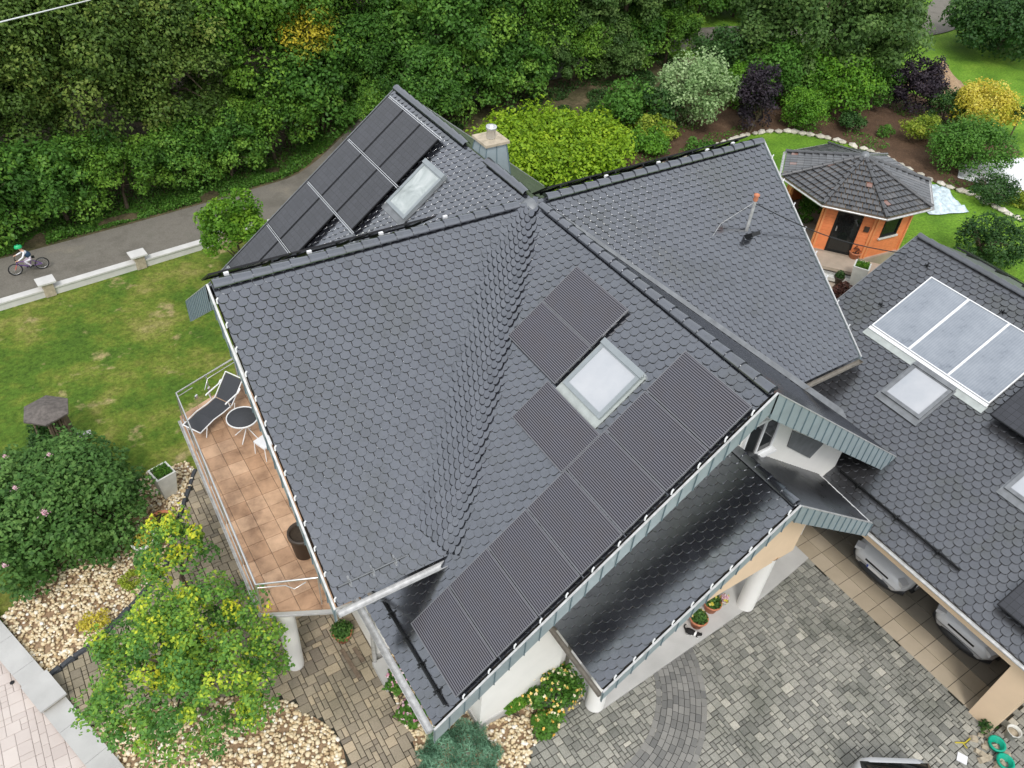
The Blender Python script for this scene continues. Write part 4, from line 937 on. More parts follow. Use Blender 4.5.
# ------------------------------------------------------------------ vegetation
def leafmesh(name, mat, pos, nrm, size, tint, seed, aspect=.62):
    """pos, nrm (n,3), size (n), tint (n): one bent diamond leaf clump each"""
    g = np.random.default_rng(seed); n = len(pos)
    nrm = nrm/np.maximum(1e-6, np.linalg.norm(nrm, axis=1))[:, None]
    r = g.normal(size=(n, 3)); a = np.cross(nrm, r); a /= np.maximum(1e-6, np.linalg.norm(a, axis=1))[:, None]; b = np.cross(nrm, a)
    s = size[:, None]; fold = nrm*s*.18*g.uniform(-1, 1, (n, 1))
    V = np.stack([pos-a*s, pos-b*s*aspect+fold, pos+a*s-fold*.5, pos+b*s*aspect+fold], 1).reshape(-1, 3)
    me = bpy.data.meshes.new(name); me.vertices.add(4*n); me.vertices.foreach_set('co', V.ravel())
    me.loops.add(4*n); me.loops.foreach_set('vertex_index', np.arange(4*n)); me.polygons.add(n); me.polygons.foreach_set('loop_start', np.arange(n)*4)
    at = me.attributes.new('tint', 'FLOAT', 'FACE'); at.data.foreach_set('value', np.clip(tint, 0, 1).astype(np.float32))
    me.materials.append(mat); me.update(calc_edges=True); me.validate(); return me
def crown(name, mat, rx, ry, rz, zc, nb, nl, leaf, seed, br=.34, top=.0, up=.5, flat=-1., inner=.12, gauss=.16, centers=None, tip=0., ln=.13):
    g = np.random.default_rng(seed); R0 = np.array([rx, ry, rz]); P = []; N = []; S = []; Tt = []
    for i in range(nb):
        d = g.normal(size=3); d[2] = d[2]*.8+.25; d /= np.linalg.norm(d)
        if d[2] < flat: d[2] = -d[2]*.3
        if g.random() < inner: rad = g.uniform(.1, .5)
        else: rad = g.uniform(.58, .88)
        c = d*R0*rad if centers is None else np.array(centers[i % len(centers)])+g.normal(size=3)*.12*R0
        b = br*g.uniform(.7, 1.25)*R0.mean(); tb = g.normal(.5, gauss)
        q = g.normal(size=(nl, 3)); q[:, 2] = q[:, 2]*.85+.2; q /= np.linalg.norm(q, axis=1)[:, None]
        rr = g.uniform(.45, 1.1, nl)**.5*(1+.22*np.sin(q[:, 0]*5+i)*np.cos(q[:, 1]*6+q[:, 2]*4+i))
        sh = g.uniform(.7, 1.4, 3); sh[2] *= .85
        p = c+q*b*rr[:, None]*sh
        P.append(p); N.append(q*.6+np.array([0, 0, up])+g.normal(size=(nl, 3))*.45)
        S.append(leaf*g.uniform(.6, 1.25, nl)); Tt.append(tb+g.normal(0, ln, nl)+tip*np.maximum(0, q[:, 2])*(d[2] > .2))
    P = np.concatenate(P); P[:, 2] += zc
    keep = P[:, 2] > .03
    return leafmesh(name, mat, P[keep], np.concatenate(N)[keep], np.concatenate(S)[keep], np.concatenate(Tt)[keep], seed+1)
def trunkmesh(h, r, rx, rz, zc, seed, nlimb=7, multi=1):
    rg = random.Random(seed); m = MB()
    for t in range(multi):
        an = rg.uniform(0, 6.3); lx, ly = (math.cos(an)*.25*multi*.3, math.sin(an)*.25*multi*.3) if multi > 1 else (0, 0)
        pts = [Vector((lx*.3+lx*k*.5+rg.uniform(-.04, .04)*k, ly*.3+ly*k*.5+rg.uniform(-.04, .04)*k, h*k/5)) for k in range(6)]
        m.tube(pts, [r*(1.15-.17*k)/(multi**.5) for k in range(6)], 8)
        for i in range(nlimb):
            th = rg.uniform(0, 6.28); k = rg.uniform(.35, .95); p0 = pts[0].lerp(pts[-1], k)
            e = Vector((math.cos(th)*rx*.75+lx, math.sin(th)*rx*.75+ly, zc+rg.uniform(-.4, .6)*rz)); mid = p0.lerp(e, .5)+Vector((0, 0, .1*rx))
            m.tube([p0, mid, e], [r*.4, r*.24, r*.07], 6)
    return m
def plant(kind, label, cat, loc, me, group=None, trunk=None, crown_name='crown', scale=1., rz=0.):
    t = thing(kind, label, cat, loc, group); t.rotation_euler = (0, 0, rz); t.scale = (scale,)*3
    o = bpy.data.objects.new(crown_name, me); COL.objects.link(o); o.parent = t
    if trunk is not None:
        o2 = bpy.data.objects.new('trunk', trunk); COL.objects.link(o2); o2.parent = t
    return t
def mbmesh(mb, name, mat):
    o = mb.build(name, mat); me = o.data; bpy.data.objects.remove(o); return me
rv = random.Random(99)
# wood behind the road: three tiers
tier = [
 (dict(rx=2.3, ry=2.0, rz=2.3, zc=2.2, nb=60, nl=260, leaf=.088, br=.28), 1.6, .10, 'f_wood', 'dense_bush', 'dense green bush at the foot of the wood beside the road', 'bush', 'bushes at the foot of the wood'),
 (dict(rx=3.1, ry=2.9, rz=3.6, zc=5.4, nb=96, nl=380, leaf=.092, br=.25), 6.5, .20, 'f_wood', 'broadleaf_tree', 'tall dense broadleaf tree in the wood behind the road', 'tree', 'trees of the wood'),
 (dict(rx=3.6, ry=3.4, rz=4.6, zc=7.2, nb=84, nl=300, leaf=.14, br=.25), 8.5, .26, 'f_wood', 'broadleaf_tree', 'tall dense broadleaf tree in the wood behind the road', 'tree', 'trees of the wood')]
meshes = []
for ti, (kw, th, tr, mt, nm, lb, ct, gr) in enumerate(tier):
    row = []
    for v in range(4):
        k2 = dict(kw); k2['leaf'] = kw['leaf']*(1, .85, 1.15, .95)[v]; k2['nb'] = int(kw['nb']*(1, .85, .9, 1)[v]); k2['br'] = kw['br']*(1, .9, 1.05, .8)[v]
        row.append(crown(nm+'_crown', M[(mt, 'f_mid2', mt, 'f_big')[v]], seed=100+ti*10+v, flat=-.75, gauss=.2, **k2))
    tm = [mbmesh(trunkmesh(th, tr, kw['rx'], kw['rz'], kw['zc'], 50+ti*3+v, 8), 'trunk', M['bark']) for v in range(2)]
    meshes.append((row, tm))
droop = [crown('droop_crown', M['f_droop'], 3.2, 3.0, 4.2, 5.4, 120, 430, .078, 300+v, br=.22, gauss=.22, flat=-.8) for v in range(2)]
def yroad(x):
    for (a, b), (c, d) in zip(roadpath, roadpath[1:]):
        if a <= x <= c: return b+(d-b)*(x-a)/(c-a)
    return 20
x = -19.
while x < 27:
    ti = 0; y = yroad(x)+3.1+rv.uniform(-.3, .4)
    sc = rv.uniform(.8, 1.15)
    plant(tier[0][4], tier[0][5], tier[0][6], (x, y, gz(x, y)-.1), rv.choice(meshes[0][0]), tier[0][7], rv.choice(meshes[0][1]), scale=sc*rv.uniform(.8, 1.15), rz=rv.uniform(0, 6))
    x += rv.uniform(2.0, 2.8)
x = -20.
while x < 39:
    y = yroad(x)+5.6+rv.uniform(-.4, .6)
    dr = x < -5.5 or rv.random() < .2
    plant('broadleaf_tree' if not dr else 'drooping_tree', tier[1][5] if not dr else 'olive green tree with drooping twigs left in the wood behind the road', 'tree', (x, y, gz(x, y)-.1), rv.choice(droop) if dr else rv.choice(meshes[1][0]), tier[1][7] if not dr else 'drooping trees of the wood', rv.choice(meshes[1][1]), scale=rv.uniform(.9, 1.15), rz=rv.uniform(0, 6))
    x += rv.uniform(2.7, 3.5)
x = -22.
while x < 44:
    y = yroad(x)+9.8+rv.uniform(-.8, 1.)
    plant('broadleaf_tree', tier[2][5], 'tree', (x, y, gz(x, y)-.1), rv.choice(meshes[2][0]), tier[2][7], rv.choice(meshes[2][1]), scale=rv.uniform(.9, 1.15), rz=rv.uniform(0, 6))
    x += rv.uniform(4.2, 5.2)
x = -26.
while x < 60:
    y = yroad(x)+17.5+rv.uniform(-1, 1)
    plant('broadleaf_tree', tier[2][5], 'tree', (x, y, gz(x, y)-.1), rv.choice(meshes[2][0]), tier[2][7], rv.choice(meshes[2][1]), scale=rv.uniform(1., 1.2), rz=rv.uniform(0, 6))
    x += rv.uniform(5.2, 6.5)
# trees on the garden side of the road, and the undergrowth at its edge
x = 4.2
while x < 23:
    y = yroad(x)-2.3-.03*max(0, x-8)+rv.uniform(-.2, .3)
    plant(tier[0][4], 'dark bush between the road and the rear garden', 'bush', (x, y, gz(x, y)-.1), rv.choice(meshes[0][0]), 'bushes between road and garden', rv.choice(meshes[0][1]), scale=rv.uniform(.75, .95), rz=rv.uniform(0, 6))
    x += rv.uniform(1.9, 2.5)
for x, y in ((8.5, 18.0), (12.3, 18.8), (16.0, 19.2), (19.3, 19.4)):
    plant('broadleaf_tree', 'tall tree shading the road behind the rear garden', 'tree', (x, y, gz(x, y)-.1), rv.choice(meshes[1][0]), 'trees shading the road', rv.choice(meshes[1][1]), scale=rv.uniform(.85, .95), rz=rv.uniform(0, 6))
g = np.random.default_rng(8); n = 42000; ux = g.uniform(-22, 12, n); uy = np.interp(ux, [p[0] for p in roadpath], [p[1] for p in roadpath])+1.65+np.abs(g.normal(0, 1.2, n)); nn_ = np.array([noise.noise(Vector((float(a)*.8, float(b)*.8, 0))) for a, b in zip(ux, uy)])
kp = nn_ > -.22-.25*(uy-np.interp(ux, [p[0] for p in roadpath], [p[1] for p in roadpath])-1.7); ux, uy, nn_ = ux[kp], uy[kp], nn_[kp]; n = len(ux)
uz = np.array([gz(float(a), float(b)) for a, b in zip(ux, uy)])+g.uniform(.02, .28, n)*np.clip(.5+nn_, .2, 1.2)
o = bpy.data.objects.new('undergrowth', leafmesh('undergrowth', M['f_mid'], np.stack([ux, uy, uz], 1), g.normal(size=(n, 3))*.6+np.array([0, 0, .6]), np.full(n, .055), g.normal(.45, .25, n), 9)); COL.objects.link(o); o['kind'] = 'stuff'; o['label'] = 'weeds and low undergrowth along the road edge'
g = np.random.default_rng(18); n = 24000; ux = g.uniform(3.5, 24, n); uy = 14.6+.12*ux+g.normal(0, 1.1, n); nn_ = np.array([noise.noise(Vector((float(a)*.7+9, float(b)*.7, 0))) for a, b in zip(ux, uy)]); kp = nn_ > .02; ux, uy, nn_ = ux[kp], uy[kp], nn_[kp]; n = len(ux)
uz = np.array([gz(float(a), float(b)) for a, b in zip(ux, uy)])+g.uniform(.02, .35, n)*np.clip(.3+nn_*2, .2, 1.2)
o = bpy.data.objects.new('undergrowth', leafmesh('undergrowth', M['f_dark'], np.stack([ux, uy, uz], 1), g.normal(size=(n, 3))*.6+np.array([0, 0, .6]), np.full(n, .06), g.normal(.5, .25, n), 19)); COL.objects.link(o); o['kind'] = 'stuff'; o['label'] = 'low weeds on the brown strip behind the lime shrub'
# single plants: (kind, label, cat, x, y, base z, rx, ry, rz, zc, mat, nb, nl, leaf, seed, trunk)
BR = -6.2
def shrub(kind, label, cat, x, y, rx, ry, h, mat, nb, nl, leaf, seed, base=BR, trunk=True, group=None, **kw):
    rz = h*.5; zc = h*.52
    me = crown(kind+'_crown', M[mat], rx, ry, rz, zc, nb, nl, leaf, seed, **kw)
    tm = mbmesh(trunkmesh(h*.45, .05+.02*rx, rx, rz, zc, seed, 5, 2), 'stems', M['bark']) if trunk else None
    return plant(kind, label, cat, (x, y, base), me, group, tm, 'foliage')
shrub('lime_shrub', 'wide lime green shrub mass directly behind the chimney', 'shrub', 9.5, 11.8, 4.3, 3.4, 1.25, 'f_lime', 170, 170, .085, 401, br=.22)
shrub('green_shrub', 'loose mid green shrub between the lime mass and the white leaved shrub', 'shrub', 14.9, 13.2, 1.5, 1.4, 2.0, 'f_mid', 34, 130, .085, 402, br=.34)
shrub('dark_shrub', 'dark green shrub against the left side of the white leaved shrub', 'shrub', 16.0, 12.6, 1.3, 1.3, 2.2, 'f_dark', 30, 120, .08, 403, br=.34)
shrub('low_shrub', 'low fine leaved bright green plant behind the right ridge, left of the bare earth', 'shrub', 13.9, 10.6, 1.3, 1.0, .9, 'f_fresh', 26, 110, .07, 404, br=.34)
shrub('low_shrub', 'low olive green plant behind the right ridge, below the dark green shrub', 'shrub', 15.0, 11.4, 1.3, .9, 1.0, 'f_yg', 22, 100, .07, 405, br=.34)
shrub('low_shrub', 'tiny grass green tuft close to the right ridge beside the bare earth', 'shrub', 16.2, 9.7, .8, .6, .5, 'f_mid', 14, 90, .06, 406, br=.34)
shrub('variegated_shrub', 'big shrub with creamy white variegated leaves behind the right ridge', 'shrub', 17.6, 11.9, 2.0, 1.7, 3.5, 'f_varieg', 60, 150, .075, 407, br=.28)
shrub('tall_grass_shrub', 'feathery dark green tall shrub between the white leaved and the purple shrub, further back', 'shrub', 22.2, 14.8, 1.5, 1.5, 3.2, 'f_dark', 44, 130, .09, 408, br=.30)
shrub('purple_shrub', 'upright blackish purple shrub beside the white leaved one', 'shrub', 19.9, 10.1, .95, .9, 3.3, 'f_purple', 40, 140, .07, 409, br=.34)
shrub('round_shrub', 'clipped round yellow green ball shrub on the bare soil', 'shrub', 22.5, 9.2, 1.1, 1.1, 2.0, 'f_fresh', 60, 130, .05, 410, br=.30)
shrub('green_shrub', 'big fresh green shrub behind the clipped ball shrub', 'shrub', 23.8, 11.9, 2.2, 1.9, 3.2, 'f_mid', 50, 150, .09, 411, br=.30)
shrub('green_shrub', 'mid green shrub between the ball shrub and the purple bush, under the big tree', 'shrub', 25.8, 9.9, 2.1, 1.8, 2.8, 'f_fresh', 44, 140, .085, 412, br=.30)
shrub('low_shrub', 'small dark green cushion on the bare soil right of the ball shrub', 'shrub', 24.8, 8.1, .75, .7, .9, 'f_dark', 20, 120, .05, 413, br=.34)
shrub('low_shrub', 'smallest green cushion in the middle of the bare soil', 'shrub', 25.9, 6.8, .42, .4, .55, 'f_mid', 12, 90, .04, 414, br=.34)
shrub('purple_bush', 'round dark purple bush beside the earth mound', 'shrub', 29.7, 8.3, 1.45, 1.35, 2.9, 'f_purple', 54, 150, .07, 415, br=.28)
shrub('green_shrub', 'small dark green shrub between the purple bush and the golden bush', 'shrub', 30.4, 6.5, 1.15, 1.1, 1.7, 'f_dark', 30, 120, .06, 416, br=.34)
shrub('low_shrub', 'yellow green sprawling plant in front of the purple bush', 'shrub', 27.2, 5.8, 1.2, .9, 1.1, 'f_yg', 24, 100, .06, 417, br=.34)
shrub('golden_shrub', 'round golden yellow bush on the right lawn', 'shrub', 31.0, 5.2, 1.7, 1.6, 2.5, 'f_gold', 64, 150, .065, 418, br=.27)
shrub('green_shrub', 'bright green bushy conifer beside the white tarpaulin', 'shrub', 26.5, 2.9, 2.0, 1.8, 2.2, 'f_mid', 76, 150, .065, 419, br=.28)
shrub('juniper', 'low spreading green juniper between the white and the pale blue covers', 'shrub', 24.9, .55, 1.25, 1.1, 1.1, 'f_dark', 34, 130, .05, 420, br=.32)
shrub('low_shrub', 'small olive cushion at the right picture edge beside the tarpaulin', 'shrub', 25.9, -.6, .7, .7, .6, 'f_yg', 18, 100, .05, 421, br=.34)
shrub('dark_bush', 'dark green bush on the lawn beyond the garage ridge', 'shrub', 19.9, -2.5, 1.45, 1.4, 1.9, 'f_dark', 44, 130, .06, 422, br=.30)
shrub('corner_bush', 'huge dark green bush at the top right corner by the road', 'shrub', 43.6, 11.9, 5.2, 4.0, 3.9, 'f_dark', 140, 190, .11, 423, br=.2)
shrub('green_shrub', 'olive green shrub filling the bed between the purple column and the big fresh shrub', 'shrub', 21.6, 12.4, 1.3, 1.2, 2.3, 'f_fresh', 36, 130, .07, 425, br=.3)
shrub('green_shrub', 'loose light green shrub under the right side of the big tree', 'shrub', 28.2, 9.9, 1.5, 1.4, 2.2, 'f_mid', 40, 130, .07, 426, br=.3)
shrub('thin_shrub', 'sparse brownish green little tree above the white tarpaulin', 'shrub', 28.6, 4.1, .9, .8, 2.2, 'f_yg', 20, 60, .045, 424, br=.34)
# topiary ball on a stem
m = MB(); m.tube([(0, 0, 0), (0, 0, 1.2)], .04, 8); plant('topiary', 'small dark clipped ball on a thin stem right of the golden bush', 'topiary', (31.9, 3.8, BR), crown('ball', M['f_dark'], .42, .42, .42, 1.3, 20, 90, .045, 430, br=.4), None, mbmesh(m, 'stem', M['bark']))
# big tree over the road
plant('big_tree', 'big spreading green tree standing in front of the far road', 'tree', (27.6, 13.0, BR-.1), crown('big_crown', M['f_big'], 5.6, 4.8, 3.2, 3.7, 170, 300, .11, 431, br=.19, flat=-.8), None, mbmesh(trunkmesh(5.5, .28, 5, 3.2, 4.8, 9, 12), 'trunk', M['bark']))
plant('big_tree', 'dark leafy tree behind the white leaved shrub overhanging the shaded road', 'tree', (22.5, 19.6, -6.3), crown('big_crown2', M['f_wood'], 2.6, 2.4, 2.6, 5.0, 70, 240, .10, 432, br=.22, flat=-.6), None, mbmesh(trunkmesh(6, .25, 5, 3.2, 5.8, 10, 12), 'trunk', M['bark']))
for x, y in ((27.5, 25.2), (31.5, 24.6), (35.5, 24.2), (25, 28)):
    plant('broadleaf_tree', 'leafy tree beyond the shaded road behind the big tree', 'tree', (x, y, gz(x, y)-.1), rv.choice(meshes[1][0]), 'trees beyond the shaded road', rv.choice(meshes[1][1]), scale=1.05, rz=rv.uniform(0, 6))
for x, y in ((24.2, 24.2), (26.8, 24.4), (29.4, 24.2), (32, 23.4), (34.6, 22.6), (37, 22)):
    plant(tier[0][4], 'bush at the far edge of the shaded road', 'bush', (x, y, gz(x, y)-.1), rv.choice(meshes[0][0]), 'bushes beyond the shaded road', rv.choice(meshes[0][1]), scale=1.1, rz=rv.uniform(0, 6))
plant('autumn_tree', 'slim tree with yellow autumn leaves at the top edge of the wood', 'tree', (2.6, 21.6, G), crown('autumn_crown', M['f_autumn'], 1.15, 1.1, 2.2, 5.5, 34, 120, .075, 433, br=.34, flat=-.6), None, mbmesh(trunkmesh(6, .09, 1, 1.8, 6, 11, 6), 'trunk', M['bark']))
plant('young_tree', 'bright green young tree between the fence wall and the left gable', 'tree', (-4.3, 12.6, G), crown('young_crown', M['f_lime2'], 1.45, 1.4, 1.7, 2.2, 80, 120, .065, 434, br=.18, flat=-.6, gauss=.2), None, mbmesh(trunkmesh(2, .08, 1.2, 1.2, 1.8, 12, 7), 'trunk', M['bark']))
# maple in the foreground
cent = [(rv.gauss(0, 1)*.85, rv.gauss(0, 1)*.85, 0) for _ in range(1)]
plant('maple_tree', 'foreground tree with green leaves and bright yellow shoot tips over the gravel', 'tree', (-10.8, -3.75, G), crown('maple_crown', M['f_maple'], 2.3, 2.45, 1.5, 2.35, 215, 110, .046, 440, br=.12, flat=-.6, gauss=.14, inner=.25, tip=.08, up=.7, ln=.08), None, mbmesh(trunkmesh(2.6, .10, 1.7, 1.2, 2.6, 13, 12), 'trunk', M['bark']))
plant('maple_tree', 'slender yellow green sapling between the balcony and the white planter pots', 'tree', (-10.2, -.3, G), crown('maple_crown2', M['f_maple'], .95, 1.15, 1.0, 1.8, 34, 80, .055, 441, br=.22, flat=-.45, tip=.14, up=.7), None, mbmesh(trunkmesh(1.6, .05, .8, .8, 1.6, 14, 6), 'trunk', M['bark']))
# rhododendron
plant('rhododendron', 'huge dark rhododendron with a few pink blooms at the left edge', 'shrub', (-12.5, 3.1, G), crown('rhodo', M['f_rhodo'], 2.4, 2.5, 1.35, 1.1, 120, 240, .065, 450, br=.22, up=.9), None, mbmesh(trunkmesh(1.2, .08, 1.8, 1, 1, 15, 8, 3), 'stems', M['bark']), 'foliage')
fl = None
for i, (x, y, zz) in enumerate([(-12.45, 2.3, 2.25), (-13.9, 4.0, 2.1), (-13.2, 4.6, 2.1), (-12.0, 4.3, 2.2), (-14.0, 2.0, 1.9), (-13.6, 1.6, 1.7), (-13.0, 5.0, 2.0), (-12.9, 3.3, 2.4)]):
    if fl is None:
        fl = leafmesh('bloom', M['f_pink'], np.random.default_rng(1).normal(size=(34, 3))*.05, np.random.default_rng(2).normal(size=(34, 3)), np.full(34, .032), np.random.default_rng(3).uniform(0, 1, 34), 5)
    o = bpy.data.objects.new('bloom', fl); COL.objects.link(o); rh = bpy.data.objects['rhododendron']; o.parent = rh; o.location = (x+12.4, y-3.4, zz); o.scale = (.8 if i else 1.2,)*3
# front beds
def flowerbush(label, x, y, rx, h, mat, fmat, seed, nf, base=G):
    t = shrub('flowering_bush', label, 'flower bush', x, y, rx, rx*.9, h, mat, 34, 110, .045, seed, base=base, br=.34)
    g = np.random.default_rng(seed+5); d = g.normal(size=(nf, 3)); d[:, 2] = abs(d[:, 2])*1.1; d /= np.linalg.norm(d, axis=1)[:, None]
    P = d*np.array([rx, rx*.9, h*.52])*g.uniform(.9, 1.08, (nf, 1))+np.array([0, 0, h*.52]); k = 4
    P4 = np.repeat(P, k, 0)+g.normal(size=(nf*k, 3))*.014; tt = np.repeat(g.uniform(0, 1, nf), k)
    me = leafmesh('blossoms', M[fmat], P4, np.repeat(d, k, 0)+g.normal(size=(nf*k, 3))*.4, np.full(nf*k, .034), tt, seed, .9)
    o = bpy.data.objects.new('blossoms', me); COL.objects.link(o); o.parent = t; return t
flowerbush('rose bush full of yellow and cream blooms against the white front wall', -3.75, -7.55, .72, 1.0, 'f_mid', 'f_flower', 460, 90)
flowerbush('small yellow flowering plant at the left side of the rose bush', -4.62, -7.15, .32, .6, 'f_fresh', 'f_flower', 461, 16)
flowerbush('low orange and yellow flowering plant in front of the rose bush', -4.25, -8.05, .36, .45, 'f_mid', 'f_flower', 462, 24)
flowerbush('pink flowering plants under the left eave gutter, upper clump', -6.62, -5.35, .36, .6, 'f_mid', 'f_pink', 463, 50)
flowerbush('pink flowering plants under the left eave gutter, lower clump', -6.75, -6.2, .34, .5, 'f_mid', 'f_pink', 464, 40)
g_ = np.random.default_rng(77); n_ = 9000; d_ = g_.normal(size=(n_, 3)); d_[:, 2] = abs(d_[:, 2]); d_ /= np.linalg.norm(d_, axis=1)[:, None]
lob = 1+.16*np.sin(d_[:, 0]*9)*np.cos(d_[:, 1]*8+d_[:, 2]*7)
plant('juniper', 'dense blue green juniper cushion below the gutter corner', 'shrub', (-6.45, -7.80, G), leafmesh('needles', M['f_juniper'], d_*np.array([.98, .92, .95])*(lob*g_.uniform(.78, 1.0, n_))[:, None], d_*.5+g_.normal(size=(n_, 3))*.5+np.array([0,0,.4]), np.full(n_, .06), .62+(lob-1)*1.6+g_.normal(0, .14, n_), 78, .16), crown_name='foliage')
# yellow edging plants by the gravel
for i, (x, y, r, lab) in enumerate(((-12.35, -.15, .36, 'low yellow sedum cushion at the slate edging'), (-11.35, .65, .30, 'yellow green tuft next to the rhododendron edge'), (-11.0, 1.75, .24, 'yellow green shoots beside the round pale pot'))):
    shrub('yellow_plant', lab, 'plant', x, y, r, r*.8, .35, 'f_gold' if i == 0 else 'f_yg', 12, 60, .035, 470+i, base=G+.03, trunk=False, br=.4)
# slate edging blocks
ep = [Vector((x, y, 0)) for x, y in ((-13.65, -1.02), (-12.4, -.6), (-11.58, -.1), (-10.5, .67), (-9.72, 2.13), (-8.78, 3.75))]
blk = None; rg = random.Random(6)
for a, b in zip(ep, ep[1:]):
    n = max(1, round((b-a).length/.36))
    for i in range(n):
        p = a.lerp(b, (i+.5)/n); an = math.atan2((b-a).y, (b-a).x)+rg.uniform(-.12, .12)
        if blk is None:
            mm = MB(); V = [(sx*(.165-.02*(k > 0))+rg.uniform(-.015, .015), sy*(.06-.01*(k > 0))+rg.uniform(-.01, .01), .09*k) for k in (0, 1) for sx, sy in ((-1, -1), (1, -1), (1, 1), (-1, 1))]
            mm.mesh(V, [(3, 2, 1, 0), (4, 5, 6, 7), (0, 1, 5, 4), (1, 2, 6, 5), (2, 3, 7, 6), (3, 0, 4, 7)]); blk = mm.build('slate_block', M['slate']); o = blk
        else: o = blk.copy(); COL.objects.link(o)
        o.location = (p.x, p.y, G+.03); o.rotation_euler = (0, 0, an); o.scale = (rg.uniform(.85, 1.1), rg.uniform(.8, 1.2), rg.uniform(.8, 1.2)); tag(o, 'dark slate block in the edging between gravel and warm pavers', 'edging stone', 'slate blocks edging the path')
# limestone edging of the rear bed
ep = [(11.8, 9.0), (13.4, 9.07), (15.39, 9.31), (17.65, 9.71), (19.41, 9.84), (20.68, 9.75), (21.86, 9.21), (22.69, 8.36), (23.32, 7.35), (23.76, 6.21), (24.01, 4.97), (23.99, 3.57), (24.01, 2.52), (24.28, 1.68), (24.6, 1.0), (24.51, .1), (24.47, -.64), (24.52, -1.49), (24.6, -3)]
st0 = []
for v in range(3):
    mm = MB(); t_ = (1+5**.5)/2; IV = [Vector(q).normalized() for q in ((-1, t_, 0), (1, t_, 0), (-1, -t_, 0), (1, -t_, 0), (0, -1, t_), (0, 1, t_), (0, -1, -t_), (0, 1, -t_), (t_, 0, -1), (t_, 0, 1), (-t_, 0, -1), (-t_, 0, 1))]
    mm.mesh([(q.x*.24*rg.uniform(.8, 1.15), q.y*.15*rg.uniform(.8, 1.15), q.z*.12*rg.uniform(.8, 1.1)) for q in IV], [(0, 11, 5), (0, 5, 1), (0, 1, 7), (0, 7, 10), (0, 10, 11), (1, 5, 9), (5, 11, 4), (11, 10, 2), (10, 7, 6), (7, 1, 8), (3, 9, 4), (3, 4, 2), (3, 2, 6), (3, 6, 8), (3, 8, 9), (4, 9, 5), (2, 4, 11), (6, 2, 10), (8, 6, 7), (9, 8, 1)], 0, .3+.3*v)
    st0.append(mm)
sm = [mbmesh(q, 'edging_stone', M['stone']) for q in st0]
for a, b in zip(ep, ep[1:]):
    a, b = Vector((*a, 0)), Vector((*b, 0)); n = max(1, round((b-a).length/.46))
    for i in range(n):
        p = a.lerp(b, (i+rg.uniform(.3, .7))/n); o = bpy.data.objects.new('edging_stone', rg.choice(sm)); COL.objects.link(o)
        o.location = (p.x+rg.uniform(-.05, .05), p.y+rg.uniform(-.05, .05), BR+.05); s = rg.uniform(.8, 1.25); o.scale = (s, s, s); o.rotation_euler = (0, 0, math.atan2((b-a).y, (b-a).x)+rg.uniform(-.4, .4)); tag(o, 'pale limestone lump edging the lawn along the rear shrub bed', 'edging stone', 'limestones edging the rear bed')
soilP = [(p[0], p[1]) for p in ep[:14]]+[(27.5, 1.6), (31, 2.6), (33, 7), (31.5, 12), (26, 15), (19, 15.5), (12, 13.2)]
def drape(name, P, dz, mat, st=.8):
    m = MB(); cx = sum(p[0] for p in P)/len(P); cy = sum(p[1] for p in P)/len(P); xs = [p[0] for p in P]; ys = [p[1] for p in P]
    PP = P if sum(P[i][0]*P[(i+1) % len(P)][1]-P[(i+1) % len(P)][0]*P[i][1] for i in range(len(P))) > 0 else P[::-1]
    x = min(xs)
    while x < max(xs):
        y = min(ys)
        while y < max(ys):
            if inpoly(x+st/2, y+st/2, PP): m.face([(X, Y, gz(X, Y)+dz) for X, Y in ((x, y), (x+st, y), (x+st, y+st), (x, y+st))])
            y += st
        x += st
    return structure(m.build(name, mat))
drape('soil_bed', soilP, .018, M['soil'], .25)
g = np.random.default_rng(28); n = 30000; ux = g.uniform(12, 33, n); uy = g.uniform(1, 15.5, n); nn_ = np.array([noise.noise(Vector((float(a)*.55+3, float(b)*.55, 4))) for a, b in zip(ux, uy)]); ins = np.array([inpoly(float(a), float(b), soilP) for a, b in zip(ux, uy)])
kp = ins & (nn_ > .10); ux, uy, nn_ = ux[kp], uy[kp], nn_[kp]; n = len(ux)
uz = np.array([gz(float(a), float(b)) for a, b in zip(ux, uy)])+g.uniform(.02, .28, n)*np.clip(nn_*2.2, .15, 1.2)
o = bpy.data.objects.new('ground_cover', leafmesh('ground_cover', M['f_mid'], np.stack([ux, uy, uz], 1), g.normal(size=(n, 3))*.6+np.array([0, 0, .6]), np.full(n, .05), g.normal(.5, .25, n), 29)); COL.objects.link(o); o['kind'] = 'stuff'; o['label'] = 'patches of low green ground cover on the bare soil bed'
